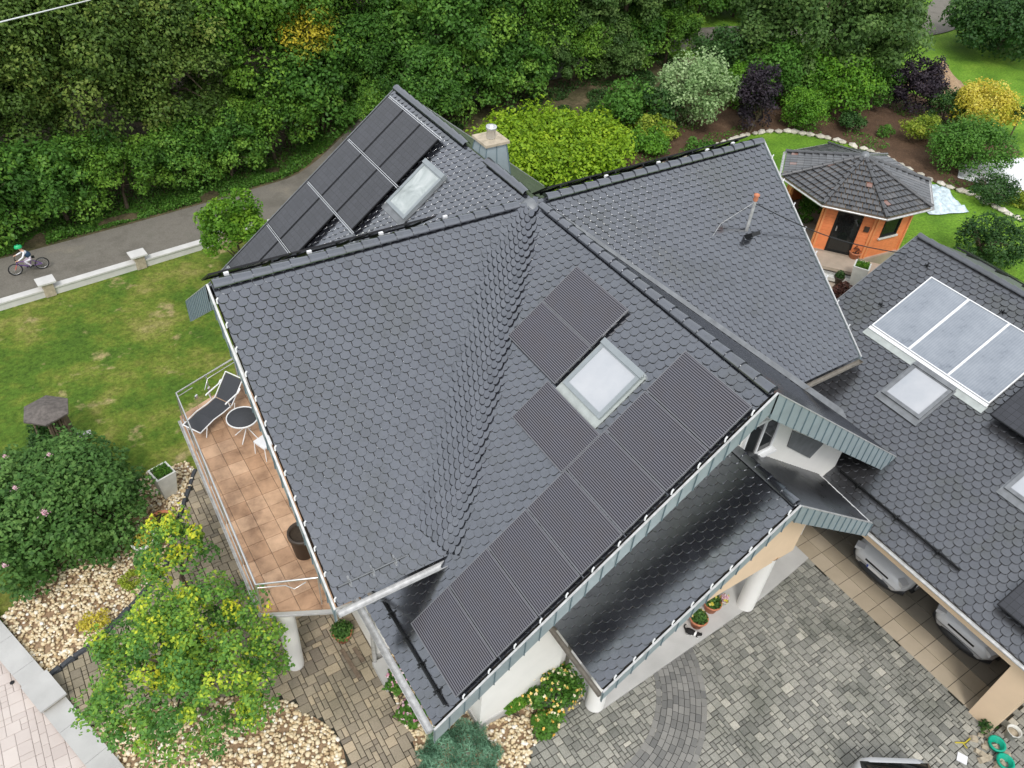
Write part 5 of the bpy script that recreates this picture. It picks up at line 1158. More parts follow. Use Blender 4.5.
# earth mound, tarps
m = MB(); V = []; n = 22
for r in range(7):
    for k in range(n):
        th = k*6.283/n; q = r/6; V.append((35.0+math.cos(th)*2.1*q*(1+.12*math.sin(3*th)), 10.3+math.sin(th)*1.6*q, BR-.05+1.3*(1-q)**1.3+rg.uniform(-.03, .03)))
m.mesh(V, [(r*n+k, (r+1)*n+k, (r+1)*n+(k+1) % n, r*n+(k+1) % n) for r in range(6) for k in range(n)], sm=True); tag(origin_at(m.build('earth_mound', M['mound']), (35.0, 10.3, BR)), 'mound of pale brown earth on the lawn behind the purple bush', 'mound')
def tarp(nm, label, cat, cx, cy, rx, ry, an, mat, h=.18, seed=0):
    m = MB(); n = 18; V = []
    for j in range(n+1):
        for i in range(n+1):
            u, v = i/n*2-1, j/n*2-1; wob = 1+.12*noise.noise(Vector((u*1.3+seed, v*1.3, seed)))
            X, Y = u*rx*wob, v*ry*wob; zz = h*(.35+.9*noise.noise(Vector((u*2.2+seed, v*2.2, 3)))+.35*noise.noise(Vector((u*7+seed, v*7, 3)))); zz = max(.02, zz*min(1, 4*(1-max(abs(u), abs(v))))+.03)
            V.append((cx+X*math.cos(an)-Y*math.sin(an), cy+X*math.sin(an)+Y*math.cos(an), BR+zz))
    m.mesh(V, [(j*(n+1)+i, j*(n+1)+i+1, (j+1)*(n+1)+i+1, (j+1)*(n+1)+i) for j in range(n) for i in range(n)], sm=True)
    tag(origin_at(m.build(nm, M[mat]), (cx, cy, BR)), label, cat)
tarp('tarpaulin', 'large crumpled white tarpaulin on the lawn at the right edge', 'tarpaulin', 28.3, 1.2, 2.3, 1.6, -.3, 'tarp', .35, 2)
tarp('tarpaulin', 'smaller white tarpaulin wedged between the bright conifer and the juniper', 'tarpaulin', 26.4, 2.2, .8, .6, .5, 'tarp', .25, 5)
tarp('pool_cover', 'wrinkled pale blue pool cover beside the pavilion', 'pool cover', 22.55, 1.6, 1.25, 1.0, 1.2, 'bluetarp', .45, 3)

# ------------------------------------------------------------------ walls and fences
wall = thing('fence_wall', 'long low white coped wall between the lawn and the road', 'wall', (-11, 14.8, G))
def wl(x): return 14.72+.105*(x+12.3)
m = MB(); xa, xb = -24, 1.5; m.prism([(xa, wl(xa)-.11, G-.1), (xb, wl(xb)-.11, G-.1), (xb, wl(xb)+.11, G-.1), (xa, wl(xa)+.11, G-.1)], (0, 0, .36)); m.build('base', M['coping'], wall)
m = MB(); m.prism([(xa, wl(xa)-.15, G+.26), (xb, wl(xb)-.15, G+.26), (xb, wl(xb)+.15, G+.26), (xa, wl(xa)+.15, G+.26)], (0, 0, .06)); m.build('coping', M['coping'], wall)
pil = None
for i, x in enumerate((-10.75, -7.45, -4.05, -14.2, -17.5)):
    if pil is None:
        pil = thing('pillar', '', 'pillar', (x, wl(x), G), local=True); m = MB(); m.box(-.18, .18, -.20, .20, 0, .56); m.build('post', M['brickpillar'], pil); m = MB(); m.box(-.31, .31, -.26, .26, .56, .62); m.build('cap', M['coping'], pil); o = pil
    else: o = copy_tree(pil)
    o.location = (x, wl(x), G); o.rotation_euler = (0, 0, .1)
    tag(o, ['wall pillar with pale cap nearest the cyclist', 'wall pillar with pale cap in the middle of the lawn edge', 'wall pillar with pale cap half hidden by the young tree', 'wall pillar with pale cap left of the picture edge', 'wall pillar with pale cap far left outside'][i], 'pillar', 'pillars in the low roadside wall')
gw = thing('garden_wall', 'low garden wall with wide grey coping slabs at the bottom left corner', 'wall', (-13.5, -1.8, G))
A_, B_, C_ = Vector((-15.3, 3.2, 0)), Vector((-13.72, -1.55, 0)), Vector((-11.5, -8.5, 0))
def wseg(a, b, w, z0, z1, nm, mat, off=0):
    d = (b-a).normalized(); s = Vector((-d.y, d.x, 0)); m = MB(); m.prism([a+s*w+Vector((0, 0, z0)), b+s*w+Vector((0, 0, z0)), b-s*w+Vector((0, 0, z0)), a-s*w+Vector((0, 0, z0))], (0, 0, z1-z0)); return m.build(nm, M[mat], gw)
wseg(A_, B_, .20, G-.1, G+.14, 'base', 'brickpillar'); wseg(B_, C_, .20, G-.1, G+.08, 'base', 'brickpillar')
for a, b, h, n in ((A_, B_, .14, 5), (B_, C_, .08, 7)):
    for i in range(n): wseg(a.lerp(b, (i+.004)/n), a.lerp(b, (i+.996)/n), .26, G+h, G+h+.07, 'coping_slab', 'concrete')
d = (C_-B_).normalized(); wseg(B_-d*.38, B_+d*.34, .24, G-.1, G+.26, 'pillar', 'brickpillar'); wseg(B_-d*.48, B_+d*.40, .30, G+.26, G+.32, 'pillar_cap', 'concrete')
m = MB(); m.lathe([(.05, 0), (.05, .01), (.03, .012), (.001, .004)], (-14.35, -.75, G+.035), 12); tag(origin_at(m.build('drain_cap', M['black']), (-14.35, -.75, G+.035)), 'tiny round black cap in the pale street paving', 'drain cap')

# ------------------------------------------------------------------ pots and planters
def square_planter(nm, label, x, y, zb, w0, w1, h, mat='planter', plantmat='f_mid', rz=0., seed=1):
    t = thing(nm, label, 'planter', (x, y, zb), local=True); t.rotation_euler = (0, 0, rz)
    m = MB(); P = lambda w, zz: [(-w, -w, zz), (w, -w, zz), (w, w, zz), (-w, w, zz)]
    a, b, c, d = P(w0/2, 0), P(w1/2, h), P(w1/2-.05, h), P(w1/2-.06, h-.12)
    V = a+b+c+d; F = [(3, 2, 1, 0)]
    for k in range(3): F += [(k*4+i, k*4+(i+1) % 4, k*4+4+(i+1) % 4, k*4+4+i) for i in range(4)]
    m.mesh(V, F); m.build('pot', M[mat], t)
    m = MB(); m.face(P(w1/2-.055, h-.08)); m.build('soil', M['soilpot'], t)
    g = np.random.default_rng(seed); n = 420; q = g.uniform(-1, 1, (n, 3))*np.array([w1/2-.06, w1/2-.06, .06])+np.array([0, 0, h+.02])
    o = bpy.data.objects.new('plant', leafmesh('plant', M[plantmat], q, g.normal(size=(n, 3)), np.full(n, .045), g.uniform(0, 1, n), seed, .3)); COL.objects.link(o); o.parent = t; return t
def round_pot(nm, label, x, y, zb, r0, r1, h, mat='terracotta', plantmat='f_mid', ph=.2, n=380, seed=1, cat='flower pot', ls=.04, spread=1., fl=None):
    t = thing(nm, label, cat, (x, y, zb), local=True)
    m = MB(); m.lathe([(.001, 0), (r0, 0), (r1*.96, h*.86), (r1*1.05, h*.87), (r1*1.05, h), (r1*.9, h), (r1*.86, h-.08)], (0, 0, 0), 24); m.build('pot', M[mat], t)
    m = MB(); m.lathe([(r1*.88, h-.07), (.001, h-.06)], (0, 0, 0), 20); m.build('soil', M['soilpot'], t)
    if plantmat:
        g = np.random.default_rng(seed); d = g.normal(size=(n, 3)); d[:, 2] = abs(d[:, 2]); d /= np.linalg.norm(d, axis=1)[:, None]; q = d*np.array([r1*spread, r1*spread, ph])*g.uniform(.4, 1, (n, 1))+np.array([0, 0, h-.04])
        o = bpy.data.objects.new('plant', leafmesh('plant', M[plantmat], q, d+g.normal(size=(n, 3))*.6, np.full(n, ls), g.uniform(0, 1, n), seed)); COL.objects.link(o); o.parent = t
        if fl:
            k = 14; q = d[:k]*np.array([r1*spread, r1*spread, ph])*1.02+np.array([0, 0, h-.02]); o = bpy.data.objects.new('blossoms', leafmesh('blossoms', M[fl], q, d[:k], np.full(k, .045), g.uniform(0, 1, k), seed, .9)); COL.objects.link(o); o.parent = t
    return t
square_planter('planter', 'tall tapered pale planter with grass on the lawn corner', -9.70, 3.25, G, .36, .56, .95, rz=.25, seed=2)
round_pot('flower_pot', 'wide brown pot with soil beside the tall pale planter', -10.15, 2.05, G, .22, .34, .38, 'terracotta', 'f_yg', .12, 60, 3)
round_pot('flower_pot', 'round pale pot with yellow plant at the rhododendron edge', -10.75, 1.35, G, .17, .30, .72, 'planter', 'f_gold', .14, 300, 4)
round_pot('flower_pot', 'terracotta pot with bushy green and red plant beside the white wall', -7.32, -3.55, G, .16, .24, .36, 'terracotta', 'f_rhodo', .32, 700, 5, spread=1.25, ls=.04)
round_pot('flower_pot', 'terracotta pot with white flower on the porch slab, left of the pair', .70, -7.86, G+.1, .15, .24, .34, 'terracotta', 'f_rhodo', .24, 500, 6, fl='f_flower')
round_pot('flower_pot', 'terracotta pot with yellow flowers on the porch slab, right of the pair', 1.34, -7.70, G+.1, .15, .24, .34, 'terracotta', 'f_rhodo', .26, 500, 7, fl='f_gold')
round_pot('flower_pot', 'small lilac and yellow flower pot next to the porch column', 1.78, -7.74, G+.1, .08, .13, .2, 'planter', 'f_pink', .2, 160, 8, fl='f_gold')
round_pot('tall_planter', 'tall dark brown round planter at the balcony corner', -7.66, -2.62, -6.0, .22, .31, .78, 'darkpot', None, cat='planter')
sp = square_planter('planter', 'tall white tapered planter with grass before the pavilion', 13.62, -1.35, -6.15, .32, .55, 1.0, 'planter', 'f_fresh', .5, 9)
round_pot('flower_pot', 'terracotta pot with dry plant beside the pavilion door', 14.72, -.30, -5.85, .14, .21, .34, 'terracotta', 'f_brown', .34, 60, 10)
round_pot('flower_pot', 'brown clay pot right of the white tapered planter', 14.3, -1.65, -6.1, .17, .24, .5, 'terracotta', None)
round_pot('flower_pot', 'dark leafy shrub in a small pot left of the white tapered planter', 13.35, -.85, -6.1, .12, .18, .25, 'darkpot', 'f_dark', .3, 260, 12)
shrub('brown_shrub', 'spiky dry brown plant on the terrace below the white planter', 'plant', 12.55, -1.62, .42, .40, .7, 'f_brown', 16, 60, .055, 480, base=-6.15, trunk=False, br=.4)
m = MB(); m.box(12.95, 13.45, -2.05, -1.6, -6.15, -5.85); m.box(12.93, 13.47, -2.07, -1.58, -5.85, -5.81, 1); tag(origin_at(m.build('cushion_box', [M['tarp'], M['bluetarp']]), (13.2, -1.8, -6.15)), 'small pale blue and white box at the foot of the white planter', 'box')
shrub('green_shrub', 'green plant showing through the open left side of the pavilion', 'plant', 15.1, 2.35, .5, .5, 1.1, 'f_mid', 16, 80, .06, 482, base=PZ, trunk=False, br=.4)
# ------------------------------------------------------------------ balcony furniture
lg = thing('lounger', 'sun lounger with charcoal fabric and white frame on the balcony', 'sun lounger', (-8.75, 2.30, -6.0), local=True); lg.rotation_euler = (0, 0, math.atan2(.72, 1.25))
def strip(m, prof, w, th): 
    for (x0, z0), (x1, z1) in zip(prof, prof[1:]):
        d = Vector((x1-x0, 0, z1-z0)); nn = Vector((-d.z, 0, d.x)).normalized(); m.obox(((x0+x1)/2, 0, (z0+z1)/2), d/2, (0, w/2, 0), nn*th/2)
m = MB(); strip(m, [(0.03, .30), (.5, .36), (.85, .33), (1.2, .34)], .54, .012); m.build('seat', M['fabric'], lg)
m = MB(); strip(m, [(1.22, .36), (1.72, .86)], .54, .012); m.build('backrest', M['fabric'], lg)
m = MB()
for s in (-.30, .30):
    m.tube([(0, s, .30), (.5, s, .37), (.85, s, .34), (1.2, s, .345)], .016, 6); m.tube([(1.2, s, .35), (1.74, s, .88)], .016, 6)
m.tube([(0, -.3, .30), (0, .3, .30)], .016, 6); m.tube([(1.74, -.3, .88), (1.74, .3, .88)], .016, 6); m.build('frame', M['whiteframe'], lg)
for x0 in (.25, 1.3):
    for s in (-.30, .30):
        m = MB(); m.tube([(x0, s, .34), (x0-.1, s, 0)], .014, 6); m.build('leg', M['whiteframe'], lg)
for s in (-.34, .34):
    m = MB(); m.tube([(1.55, s, .70), (1.45, s, .62), (1.0, s, .60), (.95, s, .58)], .022, 6); m.tube([(1.05, s, .60), (1.1, s, .35)], .014, 6); m.build('armrest', M['whiteframe'], lg)
tb = thing('table', 'small round table with dark top on the balcony', 'table', (-7.56, 1.66, -6.0), local=True)
m = MB(); m.lathe([(.001, .70), (.385, .70), (.385, .715), (.001, .716)], (0, 0, 0), 32); m.build('tabletop', M['fabric'], tb)
m = MB(); m.lathe([(.385, .69), (.41, .69), (.41, .73), (.385, .73), (.385, .69)], (0, 0, 0), 32); m.build('rim', M['whiteframe'], tb)
for a in range(4):
    th = a*math.pi/2+.5; m = MB(); m.tube([(.28*math.cos(th), .28*math.sin(th), .69), (-.30*math.cos(th+.4), -.30*math.sin(th+.4), 0)], .014, 6); m.build('leg', M['whiteframe'], tb)
chp = thing('chair', 'white folding chair half under the verge beside the round table', 'chair', (-7.30, .82, -6.0), local=True); chp.rotation_euler = (0, 0, .35)
m = MB(); m.obox((0, 0, .44), (.20, 0, 0), (0, .21, 0), (0, 0, .025)); m.build('seat', M['tarp'], chp); m = MB(); m.obox((.22, 0, .70), (.03, 0, .02), (0, .20, 0), (.02, 0, .18)); m.build('backrest', M['fabric'], chp)
for sx in (-1, 1):
    for sy in (-1, 1):
        m = MB(); m.tube([(sx*.18, sy*.20, .42), (sx*.2, sy*.22, 0)], .013, 6); m.build('leg', M['whiteframe'], chp)
# ------------------------------------------------------------------ wooden shelter on the lawn
bh = thing('shelter', 'weathered hexagonal wooden shelter with ivy on the left lawn', 'garden shelter', (-11.9, 6.5, G), local=True)
m = MB(); hp = [(math.cos(k*math.pi/3+.35)*.66, math.sin(k*math.pi/3+.35)*.66, 1.62) for k in range(6)]; ap = (0, 0, 1.80)
for k in range(6): m.face([hp[k], hp[(k+1) % 6], ap]); m.face([hp[(k+1) % 6], hp[k], (hp[k][0], hp[k][1], 1.57), (hp[(k+1) % 6][0], hp[(k+1) % 6][1], 1.57)])
m.face([(x, y, 1.57) for x, y, _ in hp][::-1]); m.build('roof', M['board'], bh)
for k in range(6):
    a = k*math.pi/3+.35; m = MB(); m.tube([(math.cos(a)*.5, math.sin(a)*.5, 0), (math.cos(a)*.42, math.sin(a)*.42, 1.6)], .035, 6); m.build('post', M['wood'], bh)
m = MB()
for k in (4, 5):
    a0_, a1_ = k*math.pi/3+.35, (k+1)*math.pi/3+.35
    for j in range(5):
        q = (j+.5)/5; x0 = math.cos(a0_)*.47*(1-q)+math.cos(a1_)*.47*q; y0 = math.sin(a0_)*.47*(1-q)+math.sin(a1_)*.47*q; m.tube([(x0, y0, 0), (x0*.9, y0*.9, 1.55)], .04, 5)
m.build('slat_side', M['wood'], bh)
o = bpy.data.objects.new('ivy', crown('ivy', M['f_dark'], .55, .5, .7, .75, 26, 90, .05, 490, br=.4)); COL.objects.link(o); o.parent = bh; o.location = (-.15, -.15, 0)
m = MB(); m.obox((.1, -.1, .12), (.5, .1, 0), (-.06, .3, 0), (0, 0, .06)); m.obox((.75, .15, .10), (.12, 0, 0), (0, .1, 0), (0, 0, .08)); m.build('stone_base', M['concrete'], bh)
# planks and leftovers
for i, (a, b) in enumerate((((-7.48, -3.85), (-7.42, -4.75)), ((-7.2, -3.95), (-7.16, -4.4)))):
    m = MB(); a, b = Vector((*a, G+.07)), Vector((*b, G+.07)); d = (b-a); m.obox((a+b)/2, d/2, Vector((-d.y, d.x, 0)).normalized()*.05, (0, 0, .02)); tag(origin_at(m.build('plank', M['wood']), a), ['longer wooden plank lying on the pavers below the terracotta pot', 'short wooden plank lying beside the longer one'][i], 'plank')
m = MB(); m.box(-7.02, -6.62, -5.4, -4.62, G+.04, G+.22); tag(origin_at(m.build('stone_step', M['concrete']), (-6.8, -5, G+.04)), 'grey concrete step at the corner of the white wall', 'step')
# bottom right corner clutter
cl = [((4.72, -13.98), 'teal coiled hose lying upper at the garage corner'), ((4.50, -14.34), 'teal coiled hose lying lower at the picture edge')]
for (x, y), lb in cl:
    m = MB(); m.tube([(x+math.cos(k*.5)*(.12+.0012*k), y+math.sin(k*.5)*(.12+.0012*k), G+.09+.0022*k) for k in range(56)], .032, 7); tag(origin_at(m.build('hose', M['teal']), (x, y, G+.06)), lb, 'hose')
bk = thing('bucket', 'white bucket with rubble at the garage corner', 'bucket', (5.30, -14.02, G), local=True)
m = MB(); m.lathe([(.001, 0), (.12, 0), (.16, .30), (.17, .30), (.17, .31), (.145, .30), (.13, .22)], (0, 0, 0), 20); m.build('body', M['planter'], bk); m = MB(); m.lathe([(.145, .2), (.001, .25)], (0, 0, 0), 12); m.build('rubble', M['brickpillar'], bk)
m = MB(); m.tube([(math.cos(a)*.17, -.04-math.sin(a)*.1, .30+.0*a) for a in [k*math.pi/8 for k in range(9)]], .006, 5); m.build('handle', M['steel'], bk)
m = MB(); m.obox((3.76, -13.74, G+.075), (.10, .05, 0), (-.05, .10, 0), (0, 0, .012)); tag(origin_at(m.build('tile_piece', M['tarp']), (3.76, -13.74, G+.06)), 'square white tile lying on the grey pavers', 'tile')
shrub('low_plant', 'small dark green plant at the foot of the garage wall corner', 'plant', 4.98, -13.60, .22, .2, .3, 'f_dark', 10, 50, .035, 492, base=G+.03, trunk=False, br=.45)
rg = random.Random(12); rb = None
for i in range(26):
    x, y = 4.1+rg.random()*.75, -14.35+rg.random()*.75
    if rb is None:
        mm = MB(); mm.mesh([(q[0]*.07*rg.uniform(.7, 1.2), q[1]*.05*rg.uniform(.7, 1.2), q[2]*.03) for q in ((-1, -1, -1), (1, -1, -1), (1, 1, -1), (-1, 1, -1), (-.8, -.8, 1), (.9, -.7, 1), (.7, .8, 1), (-.7, .9, 1))], [(3, 2, 1, 0), (4, 5, 6, 7), (0, 1, 5, 4), (1, 2, 6, 5), (2, 3, 7, 6), (3, 0, 4, 7)], 0, .5); rb = mm.build('rubble_stone', M['brickpillar']); o = rb
    else: o = rb.copy(); COL.objects.link(o)
    o.location = (x, y, G+.09); o.rotation_euler = (rg.uniform(-.4, .4), rg.uniform(-.4, .4), rg.uniform(0, 6)); s = rg.uniform(.6, 1.5); o.scale = (s, s, s); tag(o, 'broken stone piece in the rubble heap before the garage corner', 'rubble', 'rubble pieces at the garage corner')
m = MB(); m.tube([(3.95, -13.42, G+.08), (4.15, -13.55, G+.09), (4.35, -13.55, G+.09)], .018, 5); m.tube([(4.1, -13.5, G+.09), (4.08, -13.66, G+.08)], .014, 5); tag(origin_at(m.build('trowel', M['f_gold']), (4.1, -13.5, G+.08)), 'small yellow tool lying by the rubble', 'tool')

# ------------------------------------------------------------------ cars
M['carwhite'] = simple('white car paint', (.66, .68, .70), .2, 0., .02, ior=1.6); M['cardark'] = simple('dark bumper plastic', (.02, .022, .025), .45); M['lamp'] = glass('lamp glass', (.55, .56, .58), .08)
M['plate'] = simple('number plate', (.72, .72, .72), .4, var=.02); M['blue'] = simple('plate blue', (.02, .06, .35), .5)
M['carblack'] = simple('black car paint', (.015, .015, .018), .18, 0., .02, ior=1.7)
def car(label, x, y, rz, paint, plate=True, group=None):
    t = thing('car', label, 'car', (x, y, G+.045), group, local=True); t.rotation_euler = (0, 0, rz)     # front towards local -x, origin at the front bumper centre
    st = [(-.01, .66, .30, .62), (.06, .74, .30, .72), (.25, .84, .24, .80), (.6, .88, .22, .90), (1.05, .90, .22, .98), (1.5, .90, .22, 1.0), (2.6, .90, .22, 1.02), (3.6, .89, .24, 1.03), (4.0, .84, .28, 1.02), (4.2, .74, .34, .95), (4.25, .60, .42, .85)]
    m = MB(); V = []; n = 9
    for (X, w, z0, z1) in st:
        V += [(X, -w*.92, z0), (X, -w, z0+.12), (X, -w, z1-.22), (X, -w*.93, z1-.06), (X, -w*.70, z1), (X, w*.70, z1), (X, w*.93, z1-.06), (X, w, z1-.22), (X, w, z0+.12), (X, w*.92, z0)]
    n = 10; F = [(i*n+k, i*n+k+1, (i+1)*n+k+1, (i+1)*n+k) for i in range(len(st)-1) for k in range(n-1)]+[(i*n+n-1, i*n, (i+1)*n, (i+1)*n+n-1) for i in range(len(st)-1)]
    F += [tuple(range(n))[::-1], tuple(range((len(st)-1)*n, len(st)*n))]; m.mesh(V, F, 0, .5, True); m.build('body', paint, t)
    cab = [(1.0, .80, .97, .97), (1.65, .72, .97, 1.40), (2.2, .70, .98, 1.47), (3.2, .69, .98, 1.44), (3.75, .72, .98, 1.28), (4.1, .78, .97, .97)]
    m = MB(); V = []
    for (X, w, z0, z1) in cab: V += [(X, -w-.08*(z1 > 1), z0), (X, -w, z0+(z1-z0)*.5), (X, -w*.86, z1), (X, w*.86, z1), (X, w, z0+(z1-z0)*.5), (X, w+.08*(z1 > 1), z0)]
    m.mesh(V, [(i*6+k, i*6+k+1, (i+1)*6+k+1, (i+1)*6+k) for i in range(5) for k in range(5)], 0, .5, True); m.build('windows', M['darkglass'], t)
    m = MB(); V = []
    for (X, w, z0, z1) in cab[1:5]: V += [(X, -w*.90, z1-.03), (X, -w*.8, z1+.02), (X, w*.8, z1+.02), (X, w*.90, z1-.03)]
    m.mesh(V, [(i*4+k, i*4+k+1, (i+1)*4+k+1, (i+1)*4+k) for i in range(3) for k in range(3)], 0, .5, True); m.build('roof', paint, t)
    m = MB(); V = []
    for k in range(13):
        yy = -.86+1.72*k/12; X = -.06+.30*abs(yy/.86)**2.6; V += [(X, yy, .18), (X-.03, yy, .24), (X-.02, yy, .34), (X+.05, yy, .38)]
    m.mesh(V, [(k*4+j, k*4+j+1, (k+1)*4+j+1, (k+1)*4+j) for k in range(12) for j in range(3)], 0, .5, True); m.build('bumper', M['cardark'], t)
    m = MB(); m.obox((.0, 0, .56), (.02, 0, 0), (0, .38, 0), (0, 0, .03)); m.build('grille', M['black'], t)
    for s in (-1, 1):
        m = MB(); m.obox((.13, s*.66, .69), (.08, s*.03, .03), (-.06, s*.16, 0), (0, 0, .055)); m.build('headlight', M['lamp'], t)
        m = MB(); m.obox((1.35, s*1.0, 1.02), (.05, 0, 0), (0, .09, 0), (0, 0, .06)); m.build('mirror', paint, t)
        for X in (.82, 3.45):
            m = MB(); m.tube([(X, s*.70, .30), (X, s*.91, .30)], .31, 20); wh = m.build('wheel', M['rubber'], t); m = MB(); m.tube([(X, s*.905, .30), (X, s*.925, .30)], .19, 14); m.build('rim', M['alu'], wh)
    if plate:
        m = MB(); m.obox((-.03, 0, .44), (.012, 0, 0), (0, .26, 0), (0, 0, .055)); m.obox((-.044, .235, .44), (.004, 0, 0), (0, .022, 0), (0, 0, .05), 1); m.build('number_plate', [M['plate'], M['blue']], t)
    return t
car('white car parked in the left garage bay, front with number plate showing', 5.98, -9.30, 0, M['carwhite'])
car('white car parked in the right garage bay, dark bumper showing under the beam', 6.2, -11.8, 0, M['carwhite'], False)
car('car with dark glass cut off by the bottom edge of the driveway', -.62, -16.45, R(57), M['carwhite'], True)

# ------------------------------------------------------------------ skinned figures
def skin(name, verts, edges, radii, mat, parent=None, sub=2, loc=None):
    me = bpy.data.meshes.new(name); me.from_pydata(verts, edges, []); o = bpy.data.objects.new(name, me); COL.objects.link(o)
    sk = o.modifiers.new('s', 'SKIN'); sv = me.skin_vertices[0].data
    for i, r in enumerate(radii): sv[i].radius = (r, r) if not isinstance(r, tuple) else r
    sv[0].use_root = True; sb = o.modifiers.new('d', 'SUBSURF'); sb.levels = sub; sb.render_levels = sub
    dg = bpy.context.evaluated_depsgraph_get(); m2 = bpy.data.meshes.new_from_object(o.evaluated_get(dg)); bpy.data.objects.remove(o); m2.name = name
    for p in m2.polygons: p.use_smooth = True
    m2.materials.clear()
    for q in (mat if isinstance(mat, (list, tuple)) else [mat]): m2.materials.append(q)
    r = bpy.data.objects.new(name, m2); COL.objects.link(r)
    if parent: r.parent = parent
    return r
M['skin'] = simple('skin', (.62, .38, .27), .6, var=.03); M['shirt'] = simple('white shirt', (.74, .74, .78), .8, var=.04); M['vest'] = simple('navy vest', (.02, .05, .10), .8); M['trousers'] = simple('pale lilac trousers', (.50, .40, .48), .8, var=.08); M['helmet'] = simple('green helmet', (.02, .42, .16), .35, var=.1)
M['frameviolet'] = simple('violet bicycle frame', (.16, .08, .26), .35); M['catblack'] = simple('black fur', (.015, .014, .014), .9); M['catwhite'] = simple('white fur', (.7, .7, .68), .9); M['shoe'] = simple('shoe', (.45, .45, .48), .7); M['hair'] = simple('brown hair', (.10, .05, .025), .8); M['pinkred'] = simple('coral fork', (.6, .15, .12), .4)
bz = gz(-11, 16.5)+.037
bike = thing('bicycle', 'small violet bicycle with black tyres ridden along the road', 'bicycle', (-11.1, 16.62, bz), local=True); bike.rotation_euler = (0, 0, R(2))
WB = .46; WRr = .25
for sx, nm in ((-1, 'front'), (1, 'rear')):
    m = MB(); cc = Vector((sx*WB, 0, WRr)); m.tube([cc+Vector((math.cos(k*.2618)*(WRr-.02), 0, math.sin(k*.2618)*(WRr-.02))) for k in range(25)], .022, 8); wh = m.build('wheel', M['rubber'], bike)
    m = MB(); m.tube([cc+Vector((math.cos(k*.2618)*(WRr-.05), 0, math.sin(k*.2618)*(WRr-.05))) for k in range(25)], .009, 6)
    for k in range(14): a = k*math.pi/7; m.tube([cc, cc+Vector((math.cos(a)*(WRr-.05), 0, math.sin(a)*(WRr-.05)))], .0022, 3)
    m.tube([cc-Vector((0, .03, 0)), cc+Vector((0, .03, 0))], .02, 8); m.build('rim', M['steel'], wh)
m = MB(); hd = Vector((-.33, 0, .52)); hdl = Vector((-.36, 0, .43)); bbk = Vector((.05, 0, .24)); sea = Vector((.15, 0, .50)); rx_ = Vector((WB, 0, WRr))
for a, b, r in ((hdl, bbk, .022), (hd, sea, .018), (bbk, sea, .018), (bbk, rx_+Vector((0, .04, 0)), .011), (bbk, rx_-Vector((0, .04, 0)), .011), (sea, rx_+Vector((0, .04, 0)), .010), (sea, rx_-Vector((0, .04, 0)), .010), (hd, hdl, .022)): m.tube([a, b], r, 7)
m.build('frame', M['frameviolet'], bike)
m = MB(); [m.tube([hdl, Vector((-WB, s, WRr))], .013, 6) for s in (-.035, .035)]; m.build('fork', M['pinkred'], bike)
m = MB(); m.tube([hd, hd+Vector((-.02, 0, .12))], .014, 6); m.tube([hd+Vector((.02, -.24, .15)), hd+Vector((-.04, -.1, .12)), hd+Vector((-.04, .1, .12)), hd+Vector((.02, .24, .15))], .012, 6); m.build('handlebar', M['black'], bike)
m = MB(); m.tube([sea, sea+Vector((.02, 0, .08))], .013, 6); m.obox(sea+Vector((.03, 0, .10)), (.11, 0, 0), (0, .06, 0), (0, 0, .02)); m.build('saddle', M['black'], bike)
m = MB(); m.tube([bbk-Vector((0, .02, 0)), bbk+Vector((0, .02, 0))], .055, 14); m.tube([bbk+Vector((0, .04, 0)), bbk+Vector((-.10, .05, -.05))], .01, 5); m.tube([bbk-Vector((0, .04, 0)), bbk+Vector((.10, -.05, .05))], .01, 5); m.obox(bbk+Vector((-.10, .09, -.05)), (.035, 0, 0), (0, .04, 0), (0, 0, .01)); m.obox(bbk+Vector((.10, -.09, .05)), (.035, 0, 0), (0, .04, 0), (0, 0, .01)); m.build('pedals', M['black'], bike)
kid = thing('person', 'child in green helmet, navy vest and white sleeves riding the violet bicycle', 'person', (-11.1, 16.62, bz), local=True); kid.rotation_euler = (0, 0, R(2))
hx = .17
V = [(hx, 0, .62), (hx-.07, 0, .76), (hx-.16, 0, .90), (hx-.20, 0, .97), (hx-.24, 0, 1.04), (hx-.26, 0, 1.12)]
E_ = [(0, 1), (1, 2), (2, 3), (3, 4), (4, 5)]; Rr = [.085, .085, .08, .045, .06, .065]
def addc(pts, rad, root):
    b = len(V); V.extend(pts); Rr.extend(rad); E_.append((root, b)); E_.extend([(b+i, b+i+1) for i in range(len(pts)-1)]); return b
for s in (-1, 1):
    addc([(hx-.17, s*.10, .90), (-.09, s*.19, .78), (-.27, s*.22, .70), (-.33, s*.21, .685)], [.04, .032, .026, .024], 2)
    hipz = .58
    if s < 0: addc([(hx-.02, s*.08, .58), (-.09, s*.09, .55), (.06, s*.09, .36), (.09, s*.09, .32), (.03, s*.09, .31)], [.065, .05, .035, .03, .028], 0)
    else: addc([(hx-.02, s*.08, .58), (-.10, s*.09, .44), (-.05, s*.09, .25), (-.06, s*.09, .22), (-.13, s*.09, .21)], [.065, .05, .035, .03, .028], 0)
body = skin('body', V, E_, Rr, [M['skin'], M['shirt'], M['trousers'], M['shoe']], kid)
for p in body.data.polygons:
    c = p.center; mi = 0
    if c.z < .34 and abs(c.y) > .03: mi = 3
    elif c.z < .64 and not (abs(c.y) > .12): mi = 2
    elif c.z < .95 and c.x > -.255: mi = 1
    p.material_index = mi
skin('vest', [(hx-.02, 0, .66), (hx-.08, 0, .77), (hx-.155, 0, .885)], [(0, 1), (1, 2)], [(.13, .125), (.135, .125), (.125, .10)], M['vest'], kid)
hm = MB(); hc = Vector((hx-.275, 0, 1.12)); Vh = []
